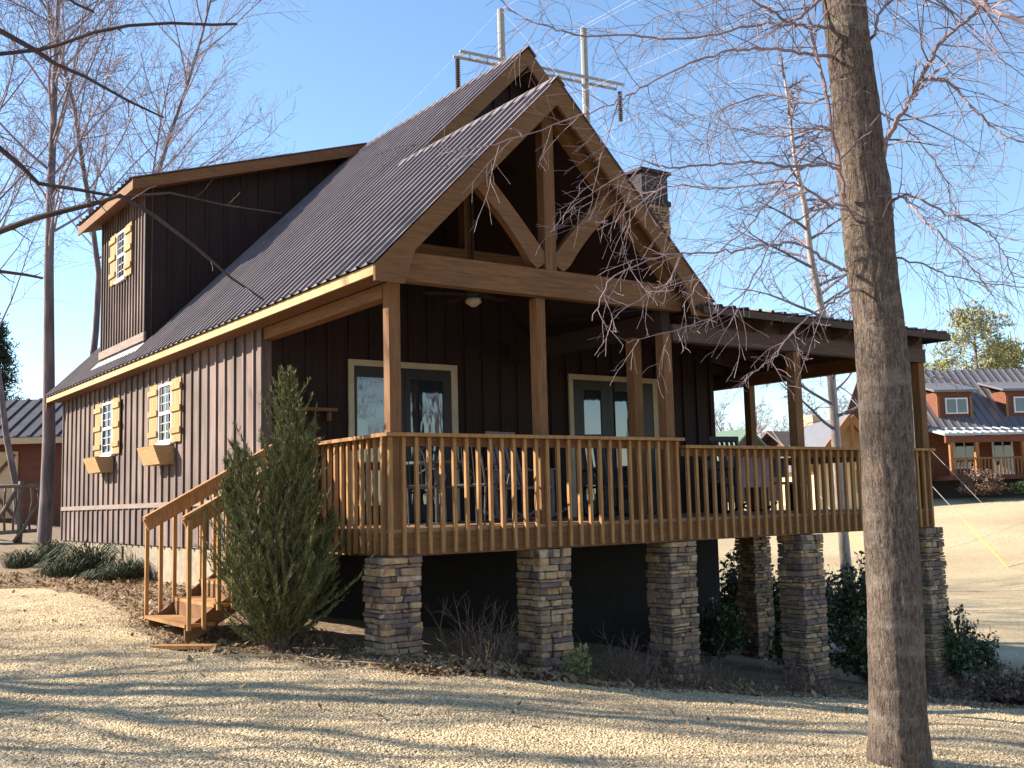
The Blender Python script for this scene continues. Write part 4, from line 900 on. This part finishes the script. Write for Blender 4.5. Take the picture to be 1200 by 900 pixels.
# leafless brush in front of the pillars
def brush(loc, w, h, n, label, seed):
    r = random.Random(seed); c = Vector(loc); o = MB()
    for i in range(n):
        p = c+Vector((r.gauss(0, w*.4), r.gauss(0, w*.25), -.05)); d = Vector((r.gauss(0, .35), r.gauss(0, .35), 1)).normalized(); L = h*r.uniform(.4, 1.1); q = [p]
        for k in range(5): d = (d+rv(r)*.14).normalized(); q.append(q[-1]+d*L/5)
        o.tube(q, [.006, .005, .004, .003, .002, .001], 4, cap=False)
        for k in range(6):
            j = r.randint(1, 4); dd = (d+rv(r)*.5).normalized(); o.tube([q[j], q[j]+dd*L*.18, q[j]+dd*L*.3+rv(r)*.03], [.003, .002, .001], 3, cap=False)
    return o.thing('dead_brush', brush_m, c, label, 'brush', 'dead weeds below the porch')
for k, (x, y, w, h, n, lb) in enumerate(((1.0, -.15, .5, .75, 34, 'tangle of dead weeds between the first and second stone pillars'), (2.6, -.5, .7, .7, 50, 'tangle of dead weeds in front of the second stone pillar'), (3.4, -.65, .6, .6, 40, 'low dead weeds just before the third stone pillar'), (4.9, -.8, .5, .5, 50, 'low dead weeds between the third and fourth stone pillars'), (6.8, -1.2, .5, .5, 50, 'low dead weeds near the foreground trunk by the fourth pillar'))):
    brush((x, y, bil(x, y)), w, h, n, lb, 60+k)
leaf_bush((1.75, -.62, bil(1.75, -.62)), .22, .3, 16, mat('yellow_green_leaves', (.16, .17, .06), (.3, .28, .11), ns=2, island=.3, bump=0), 'small yellow-green seedling catching sun before the second pillar', 66, leaf=.07, name='seedling', cat='plant')

# liriope clumps at the far end of the side wall
def clump(loc, w, h, n, label, seed, m=grass_m):
    r = random.Random(seed); c = Vector(loc); mb = MB()
    for i in range(n):
        a = r.random()*6.283; rr = w*.45*math.sqrt(r.random()); p = c+Vector((math.cos(a)*rr, math.sin(a)*rr, -.02)); a2 = a+r.gauss(0, .5); L = h*r.uniform(.45, 1.5)*(1.25-.9*rr/w); out = Vector((math.cos(a2), math.sin(a2), 0)); s = out.cross(Vector((0, 0, 1)))*.006
        k = r.uniform(.4, 1.1); p1 = p+Vector((0, 0, L*.55))+out*L*.25*k; p2 = p+Vector((0, 0, L*.75))+out*L*.6*k; p3 = p+Vector((0, 0, L*(.8-.35*k)))+out*L*k
        mb.add([p-s, p+s, p1-s, p1+s, p2-s, p2+s, p3], [(0, 1, 3, 2), (2, 3, 5, 4), (4, 5, 6)])
    return mb.thing('grass_clump', m, c, label, 'ornamental grass', 'grass clumps by the side wall')
CL = [(62, 19.5, .5, .45, 'small dark grass clump against the thickest trunk'), (105, 17.8, .95, .55, 'largest dark mound of grass near the foundation'), (30, 18.5, .8, .35, 'leftmost low grass clump beside the drive'), (75, 17.2, .8, .33, 'low pale grass clump in front of the dark mounds'), (125, 16.6, .7, .25, 'flat grass clump nearest the gravel edge'), (150, 17, .6, .35, 'grass clump beside the foundation left of the stairs')]
for k, (px, dep, w, h, lb) in enumerate(CL): clump(gat(px, dep), w*.9, h*.72, 520, lb, 70+k)
# sticks
def stick(p0, p1, r0, label, seed):
    r = random.Random(seed); a = Vector((*p0, bil(*p0)+.02+r0)); b = Vector((*p1, bil(*p1)+.025+r0)); q = [a.lerp(b, i/5)+rv(r)*.01 for i in range(6)]
    mb = MB(); mb.tube(q, [r0, r0*.9, r0*.85, r0*.8, r0*.6, r0*.3], 6); mb.thing('fallen_stick', stick_m, a, label, 'stick', 'fallen sticks by the juniper')
stick((-1.45, 1.2), (-.95, .9), .008, 'pale stick lying at the foot of the juniper', 1); stick((-.9, .1), (-.25, -.55), .012, 'long pale stick pointing at the gravel below the juniper', 2); stick((-.5, -.05), (.1, -.75), .008, 'thin stick in the leaves beside the first pillar', 3); stick((-1.5, .55), (-.9, .25), .01, 'short grey stick half buried in gravel near the juniper', 4)
mb = MB(); bx, by = -1.72, 1.35; z0 = bil(bx, by)
mb.bar((bx-.1, by+.25, z0+.03), (bx+.35, by-.25, z0+.035), .14, .035); mb.thing('loose_board', rail_m, (bx, by, z0), 'short loose plank lying on the gravel below the stairs', 'board')

# ------------------------------------------------------------------ background buildings
UH = Vector((Rt.x, Rt.y, 0)).normalized(); VH = Vector((Fw.x, Fw.y, 0)).normalized()
class Loc:
    "local frame: u to the right, v away, w up; turned by ang"
    def __init__(s, px, dep, ang=0, zb=None):
        p = at(px, 590, dep); s.o = Vector((p.x, p.y, bil(p.x, p.y) if zb is None else zb)); M_ = Matrix.Rotation(R_(ang), 3, 'Z'); s.u = M_@UH; s.v = M_@VH
    def __call__(s, a, b, c): return s.o+s.u*a+s.v*b+Vector((0, 0, c))
    def box(s, mb, a0, a1, b0, b1, c0, c1):
        mb.add([s(a, b, c) for c in (c0, c1) for a, b in ((a0,b0),(a1,b0),(a1,b1),(a0,b1))], [(0,3,2,1),(4,5,6,7),(0,1,5,4),(1,2,6,5),(2,3,7,6),(3,0,4,7)]); return mb
    def pr(s, mb, pts, off): mb.prism([s(*p) for p in pts], s.u*off[0]+s.v*off[1]+Vector((0, 0, off[2]))); return mb
def seam_roof(mb, f, a0, a1, b0, c0, b1, c1, st=.45):
    "roof plane rising from (b0,c0) to (b1,c1) over a0..a1 with seams"
    f.pr(mb, [(a0, b0, c0), (a0, b1, c1), (a0, b1, c1-.12), (a0, b0, c0-.12)], (a1-a0, 0, 0))
    a = a0+st/2
    while a < a1-.1: f.pr(mb, [(a, b0, c0+.001), (a, b0, c0+.05), (a, b1, c1+.05), (a, b1, c1+.001)], (.1, 0, 0)); a += st
# neighbouring cabin
f = Loc(1060, 60, 4, .25); nb = empty('neighbour_cabin', f.o, 'red brown log cabin with blue-grey metal roof and two dormers across the dry lawn', 'cabin')
B = lambda mb, n, m: mb.build(n, m, nb)
B(f.box(MB(), 0, 15, 0, 8, 1.1, 3.6), 'wall', nb_wall); B(f.box(MB(), .1, 14.9, .1, 7.9, -1, 1.09), 'foundation', mort_m)
mb = MB(); seam_roof(mb, f, -.5, 15.5, -.4, 3.75, 4, 7.5); f.pr(mb, [(-.5, 8.5, 3.6), (-.5, 4, 7.5), (-.5, 4, 7.38), (-.5, 8.5, 3.48)], (16, 0, 0)); B(mb, 'roof', nb_roof)
mb = MB(); seam_roof(mb, f, 1.3, 15.5, -2.6, 3.35, -.35, 3.76); B(mb, 'porch_roof', mat('bright_porch_metal', (.30, .31, .33), (.36, .37, .39), ns=3, rough=.35, bump=0, spec=.5))
B(f.box(MB(), 1.4, 15.4, -2.5, -2.3, 2.85, 3.2), 'porch_beam', nb_wall)
for a in (1.6, 3.0, 5.6, 8.4, 11): B(f.box(MB(), a, a+.2, -2.5, -2.3, 1.1, 2.849), 'porch_post', nb_or)
B(f.box(MB(), 1.4, 15.4, -2.55, -.01, .85, 1.099), 'porch_floor', nb_wall)
mb = MB(); f.box(mb, 1.7, 6.2, -2.46, -2.4, 1.95, 2.05)
for a in np.arange(1.85, 6.2, .2): f.box(mb, a, a+.06, -2.5, -2.461, 1.1, 2.0)
B(mb, 'railing', nb_or)
for a0, a1, dr in ((2.95, 4.25, 0), (5.2, 6.4, 1), (8.5, 9.7, 0)):
    w = B(f.box(MB(), a0, a1, -.06, -.001, 1.15 if dr else 1.5, 3.35), 'door' if dr else 'window', win_m)
    mb = MB(); f.box(mb, a0+.12, (a0+a1)/2-.05, -.09, -.061, 1.3 if dr else 1.65, 3.2); f.box(mb, (a0+a1)/2+.05, a1-.12, -.09, -.061, 1.3 if dr else 1.65, 3.2); mb.build('pane', glass_m, w)
for a0 in (2.4, 6.4):
    d = B(f.box(MB(), a0, a0+2.0, .35, 3.4, 4.3, 5.85), 'dormer', nb_wall)
    mb = MB(); f.pr(mb, [(a0-.3, .0, 5.95), (a0-.3, 3.9, 6.85), (a0-.3, 3.9, 6.75), (a0-.3, 0, 5.82)], (2.6, 0, 0)); mb.build('dormer_roof', nb_roof, d)
    f.box(MB(), a0-.02, a0+.12, .3, .349, 4.3, 5.6).build('corner_trim', nb_or, d); f.box(MB(), a0+1.88, a0+2.02, .3, .349, 4.3, 5.6).build('corner_trim', nb_or, d)
    mb = MB(); f.box(mb, a0+.45, a0+1.75, .28, .348, 4.6, 5.5); mb.build('window_frame', win_m, d)
    mb = MB(); f.box(mb, a0+.54, a0+1.05, .25, .279, 4.68, 5.42); f.box(mb, a0+1.15, a0+1.66, .25, .279, 4.68, 5.42); mb.build('pane', glass_m, d)
mb = MB()
for i in range(6): f.box(mb, 5.4, 6.8, -3.0-.28*i, -2.72-.28*i, .75-.18*i-.05, .93-.18*i-.05)
f.pr(mb, [(5.35, -2.6, 2.0), (5.35, -4.4, .9), (5.35, -4.4, .75), (5.35, -2.6, 1.85)], (.08, 0, 0)); f.pr(mb, [(6.8, -2.6, 2.0), (6.8, -4.4, .9), (6.8, -4.4, .75), (6.8, -2.6, 1.85)], (.08, 0, 0))
B(mb, 'porch_steps', nb_or)
mb = MB(); f.box(mb, .0, .75, -.9, -.01, -.5, 4.6); f.box(mb, .1, .65, -.8, -.15, 4.6, 7.3); f.box(mb, .0, .75, -.88, -.05, 7.3, 7.5); B(mb, 'chimney', stn_pale)
leaf_bush(f(2.6, -3.6, 0), 1.5, 1.4, 260, brush_m, 'brown leafless bush in front of the neighbouring cabin porch', 80, leaf=.14)
leaf_bush(f(4.9, -3.8, 0), .9, .7, 160, holly_m, 'low green bush beside the neighbouring cabin steps', 81, leaf=.12)

def small_cabin(px, dep, ang, w, d, h, rh, wall, roof, label, truss=False, chim=None, zb=None, over=.4):
    f = Loc(px, dep, ang, zb); o = empty('distant_cabin', f.o, label, 'cabin', None); hw = w/2
    mb = MB(); f.pr(mb, [(-hw, 0, -.5), (hw, 0, -.5), (hw, 0, h), (0, 0, h+rh), (-hw, 0, h)], (0, d, 0)); mb.build('wall', wall, o)
    mb = MB(); k = rh/hw
    for s in (-1, 1): f.pr(mb, [(s*(hw+over), -over*2, h-over*k+.02), (0, -over*2, h+rh+.02), (0, -over*2, h+rh+.17), (s*(hw+over), -over*2, h-over*k+.17)], (0, d+over*3, 0))
    mb.build('roof', roof, o)
    if truss:
        mb = MB()
        for s in (-1, 1): mb.bar(f(s*(hw+over), -over*2-.1, h-over*k), f(0, -over*2-.1, h+rh), .2, .35)
        mb.bar(f(-hw, -over*2-.1, h+.1), f(hw, -over*2-.1, h+.1), .2, .3); mb.bar(f(0, -over*2-.1, h), f(0, -over*2-.1, h+rh), .2, .2); mb.bar(f(-.9, -over*2-.1, h+.9), f(0, -over*2-.1, h+.1), .2, .18); mb.bar(f(.9, -over*2-.1, h+.9), f(0, -over*2-.1, h+.1), .2, .18); mb.build('gable_truss', nb_or, o)
    mb = MB(); f.box(mb, -hw*.5, -hw*.1, -.05, -.001, .9, 2.1); f.box(mb, hw*.2, hw*.6, -.05, -.001, .9, 2.1); mb.build('window', glass_m, o)
    if chim: mb = MB(); f.box(mb, chim, chim+.9, 1.5, 2.3, h, h+rh+1.2); mb.build('chimney', tan_m, o)
    return f, o
small_cabin(874, 75, 35, 7, 10, 2.2, 2.6, nb_brown, nb_green, 'distant cabin with green metal roof seen through the porch opening')
small_cabin(912, 80, -60, 7, 9, 2.4, 2.4, nb_wall, nb_brown, 'distant cabin with brown shingle roof and tan chimney seen between the porch posts', chim=1.5)
small_cabin(997, 58, 0, 3.8, 8, 2.6, 2.3, tan_m, nb_roof, 'distant orange timber cabin with trussed gable left of the foreground trunk', truss=True)
# shed at the left edge
f = Loc(8, 36, 0, .4); shed = empty('storage_shed', f.o, 'brown shed with pale cross-braced door at the left edge behind the log fence', 'shed')
f.box(MB(), -3.5, 2.0, 0, 5, -.6, 2.7).build('wall', nb_wall, shed); f.box(MB(), -1.6, .35, -.06, -.001, .0, 2.2).build('door', tan_m, shed)
mb = MB(); mb.bar(f(-1.5, -.1, .1), f(.25, -.1, 2.1), .03, .1); mb.bar(f(.25, -.1, .1), f(-1.5, -.1, 2.1), .03, .1); mb.build('door_brace', nb_wall, shed)
mb = MB(); seam_roof(mb, f, -3.9, 2.4, -.5, 2.65, 2.5, 4.2); f.pr(mb, [(-3.9, 5.5, 2.65), (-3.9, 2.5, 4.2), (-3.9, 2.5, 4.08), (-3.9, 5.5, 2.53)], (6.3, 0, 0)); mb.build('roof', mat('dark_shed_roof', (.045, .042, .05), (.08, .075, .085), ns=3, rough=.6, bump=0), shed)
f.box(MB(), -3.9, 2.4, -.56, -.501, 2.42, 2.62).build('eave_board', tan_m, shed)
# second brown wall right of it (lower wing)
f.box(MB(), 2.0, 4.4, 1.2, 4.8, -.6, 3.4).build('rear_wing', nb_wall, shed)
# rustic log fence
f = Loc(-6, 24.5, 0, None); fe = empty('log_fence', f.o, 'rustic grey pole fence with crossed braces at the left edge', 'fence'); r = random.Random(3)
def lg(name, a, b, rad): p = f(*a); q = f(*b); mb = MB(); mb.tube([p, p.lerp(q, .33)+rv(r)*.025, p.lerp(q, .66)+rv(r)*.025, q], [rad, rad*.95, rad*.9, rad*.85], 7); mb.build(name, log_m, fe, smooth=True)
zf = 0
for a in (-1.6, -.2, .55, 1.15): lg('post', (a, 0, -.2), (a+.03, 0, 1.35), .07)
for c in (.25, 1.22): lg('rail', (-1.9, -.06, c+.02), (1.3, -.02, c), .05)
for a in np.arange(-1.5, 1.15, .19): lg('picket', (a, .05, .2), (a+r.uniform(-.05, .05), .05, 1.25), .028)
lg('brace', (-.2, -.12, 0), (.5, -.1, 1.1), .055); lg('brace', (.5, -.12, 0), (1.1, -.1, .9), .045); lg('brace', (-1.5, -.12, .0), (-.6, -.12, 1.1), .05)

# ------------------------------------------------------------------ conifers and far trees
def conifer(base, h, w, n, m, label, seed, group=None, t0=.25, name='pine_tree', leaf=.35, rnd_top=True):
    r = random.Random(seed); c = Vector(base); o = empty(name, c, label, 'tree', group); tr = MB(); fo = MB(); tr.tube([c-Vector((0, 0, .3)), c+Vector((0, 0, h*.5)), c+Vector((0, 0, h))], [h*.02, h*.014, .03], 8)
    for i in range(n):
        t = t0+(1-t0)*(i/n); a = r.random()*6.283; pr_ = (1-((t-t0)/(1-t0)))**.6 if not rnd_top else math.sin(math.pi*min(1, max(.04, (1-t)/(1-t0)))**.75)**.7
        L = w*max(.12, pr_)*r.uniform(.55, 1.1); p = c+Vector((0, 0, h*t)); d = Vector((math.cos(a), math.sin(a), .25)); e = p+d*L; tr.tube([p, p.lerp(e, .5)+Vector((0, 0, .05*L)), e], [.04, .03, .01], 3, cap=False)
        for k in range(9):
            q = p.lerp(e, r.uniform(.45, 1.05))+rv(r)*leaf*.7
            for s in range(9):
                dd = (rv(r)+Vector((0, 0, .6))).normalized(); sd = dd.cross(rv(r)).normalized()*leaf*.10; l = leaf*r.uniform(.5, 1.1); b_ = q+rv(r)*leaf*.35; fo.add([b_, b_+dd*l*.5+sd, b_+dd*l, b_+dd*l*.5-sd], [(0, 1, 2, 3)])
    tr.build('trunk', btrunk_m, o); fo.build('crown', m, o); return o
gp = 'pines beyond the neighbouring cabin'
conifer(gat(1156, 95), 15.6, 3.5, 105, pine_m, 'tallest rounded pine rising behind the neighbouring cabin roof', 1, gp, .2, leaf=.55)
conifer(gat(1194, 98), 12.6, 2.6, 90, pine_m, 'shorter pine at the right edge behind the neighbouring cabin', 2, gp, .2, leaf=.7)
conifer(gat(1112, 100), 11.2, 2.0, 70, pine_m, 'smallest pine between the porch corner and the tallest pine', 3, gp, .2, leaf=.5)
conifer(gat(1070, 105), 12, 3, 70, pine_m, 'pine mostly hidden behind the foreground trunk', 4, gp, .2, leaf=.6)
conifer(gat(-10, 46), 7.9, 1.5, 170, dcon_m, 'dark evergreen cut by the left edge behind the shed', 5, None, .12, 'evergreen_tree', .25, False)
far = bare_tree((0, 0, 0), (.3, .2, 8.5), .13, 90, 'x', 'bare trees beyond the far cabins', S=dict(BG, n=(1, 20, 8, 5), rmin=.014, ang=(0, 50, 45, 40), len=(0, .45, .5, .5)))
FT = [(852, 90, 'bare tree behind the green roofed cabin'), (888, 96, 'bare tree between the green roof and the tan chimney'), (925, 100, 'bare tree behind the brown roofed cabin'), (950, 88, 'bare tree left of the slim pale tree beyond the porch'), (1015, 92, 'bare tree behind the orange gable, partly behind the foreground trunk'), (860, 110, 'farthest bare tree above the green roof'), (1000, 84, 'bare tree just above the orange timber gable')]
for k, (px, dep, lb) in enumerate(FT):
    c = far if k == 0 else copy_tree(far); c.location = gat(px, dep); c.rotation_euler = (0, 0, k*1.1); c['label'] = lb; s = .8+.12*(k % 3); c.scale = (s, s, s)
# distant woodland
mb = MB(); r = random.Random(8)
for i in range(900):
    px = r.uniform(-700, 1900); dep = r.uniform(120, 170); p = gat(px, dep); h = r.uniform(4, 8); mb.tube([p, p+Vector((r.uniform(-.4, .4), 0, h))], [.15, .03], 4, cap=False)
    for k in range(18):
        q = p+Vector((0, 0, h*r.uniform(.25, .95))); a = r.random()*6.283; d = Vector((math.cos(a), math.sin(a), .9)).normalized(); mb.tube([q, q+d*r.uniform(.8, 2.0)], [.05, .025], 3, cap=False)
o = mb.build('woodland', btwig_m); tag(o, 'far line of leafless woods along the horizon', 'woods', kind='stuff')

# ------------------------------------------------------------------ power pylon
py = empty('power_pylon', gat(632, 95), 'tall two-pole power line structure showing above the gable peak', 'pylon')
A = at(535, 62, 90.4); Bp = at(727, 103, 98.6); zc = (A.z+Bp.z)/2; A.z = zc; Bp.z = zc; ad = (Bp-A)
def pole(t, topz, n):
    p = A.lerp(Bp, t); mb = MB(); mb.tube([(p.x, p.y, gz(p.x, p.y)-1), (p.x, p.y, topz)], [.42, .30], 10); mb.build('pole', steel_m, py); return Vector((p.x, p.y, topz))
zt = at(583, 8, 92.5).z; pA = pole(.26, zt, 0); pB = pole(.77, zt, 1)
side = ad.normalized().cross(Vector((0, 0, 1)))
for s in (-1, 1):
    mb = MB(); mb.bar(A+side*s*.6, Bp+side*s*.6, .14, .22); 
    mb.build('crossarm', steel_m, py)
mb = MB()
for i in range(20): a = A.lerp(Bp, (i+.1)/20); b_ = A.lerp(Bp, (i+.9)/20); s = 1 if i % 2 else -1; mb.bar(a+side*s*.55, b_-side*s*.55, .09, .09)
mb.build('arm_lacing', steel_m, py)
ends = []
for t in (.005, .5, .995):
    p = A.lerp(Bp, t)-Vector((0, 0, .3)); mb = MB(); path = []; rad = []
    for i in range(15):
        z = -.12-.19*i; path += [p+Vector((0, 0, z)), p+Vector((0, 0, z-.06)), p+Vector((0, 0, z-.1)), p+Vector((0, 0, z-.18))]; rad += [.07, .24, .22, .07]
    mb.tube(path, rad, 8); mb.build('insulator', insul_m, py); ends.append(path[-1])
ln = side if side.dot(Rt) > 0 else -side
def wire(a, b, sag, rad, name, par, m=wire_m):
    mb = MB(); mb.tube([a.lerp(b, i/24)-Vector((0, 0, sag*4*(i/24)*(1-i/24))) for i in range(25)], rad, 4); return mb.build(name, m, par)
for e in ends+[pA, pB]:
    wire(e, e+ln*170+Vector((0, 0, 0)), 5, .009, 'conductor', py); wire(e, e-ln*170+Vector((0, 0, 1)), 5, .009, 'conductor', py)
for (s, px, py_, dep, gl) in ((pB-Vector((0, 0, 5)), 1152, 580, 55, 0), (pB-Vector((0, 0, 5)), 925, 523, 80, 0), (pA, 1181, 668, 38, 4.5), (pA-Vector((0, 0, 4)), 1020, 652, 40, 4)):
    e = at(px, py_, dep); e.z = min(e.z, 99)
    q = Vector((e.x, e.y, bil(e.x, e.y)))
    wire(s, q, .3, .010, 'guy_wire', py)
    if gl: d = (s-q).normalized(); mb = MB(); mb.tube([q+d*.1, q+d*gl*.55], .022, 6); mb.build('guy_guard', yel_m, py)

# ------------------------------------------------------------------ light
w = bpy.data.worlds.new('World'); sc.world = w; w.use_nodes = True; nt = w.node_tree; bg = nt.nodes['Background']
sky = nt.nodes.new('ShaderNodeTexSky'); sky.sky_type = 'NISHITA'; sky.sun_disc = False; sky.sun_elevation = R_(30); sky.sun_rotation = R_(-45); sky.altitude = 200; sky.air_density = 1.0; sky.dust_density = .1; sky.ozone_density = 1.2
tn = nt.nodes.new('ShaderNodeMix'); tn.data_type = 'RGBA'; tn.blend_type = 'MULTIPLY'; tn.inputs['Factor'].default_value = 1; nt.links.new(sky.outputs[0], tn.inputs['A']); tn.inputs['B'].default_value = (.93, 1.03, 1.10, 1); nt.links.new(tn.outputs['Result'], bg.inputs['Color']); bg.inputs['Strength'].default_value = .076
sd = bpy.data.lights.new('sun', 'SUN'); sd.energy = 4.8; sd.angle = R_(.53); sd.color = (1, .89, .73)
so = bpy.data.objects.new('sun', sd); col.objects.link(so); so.rotation_euler = Vector((1, -1, -.82)).to_track_quat('-Z', 'Y').to_euler()
vs = sc.view_settings; vs.view_transform = 'Standard'; vs.look = 'None'; vs.exposure = 1.68; vs.gamma = 1; vs.use_curve_mapping = False
sc.render.engine = 'CYCLES'; sc.cycles.max_bounces = 6; sc.cycles.diffuse_bounces = 4; sc.render.resolution_x = 1024; sc.render.resolution_y = 768
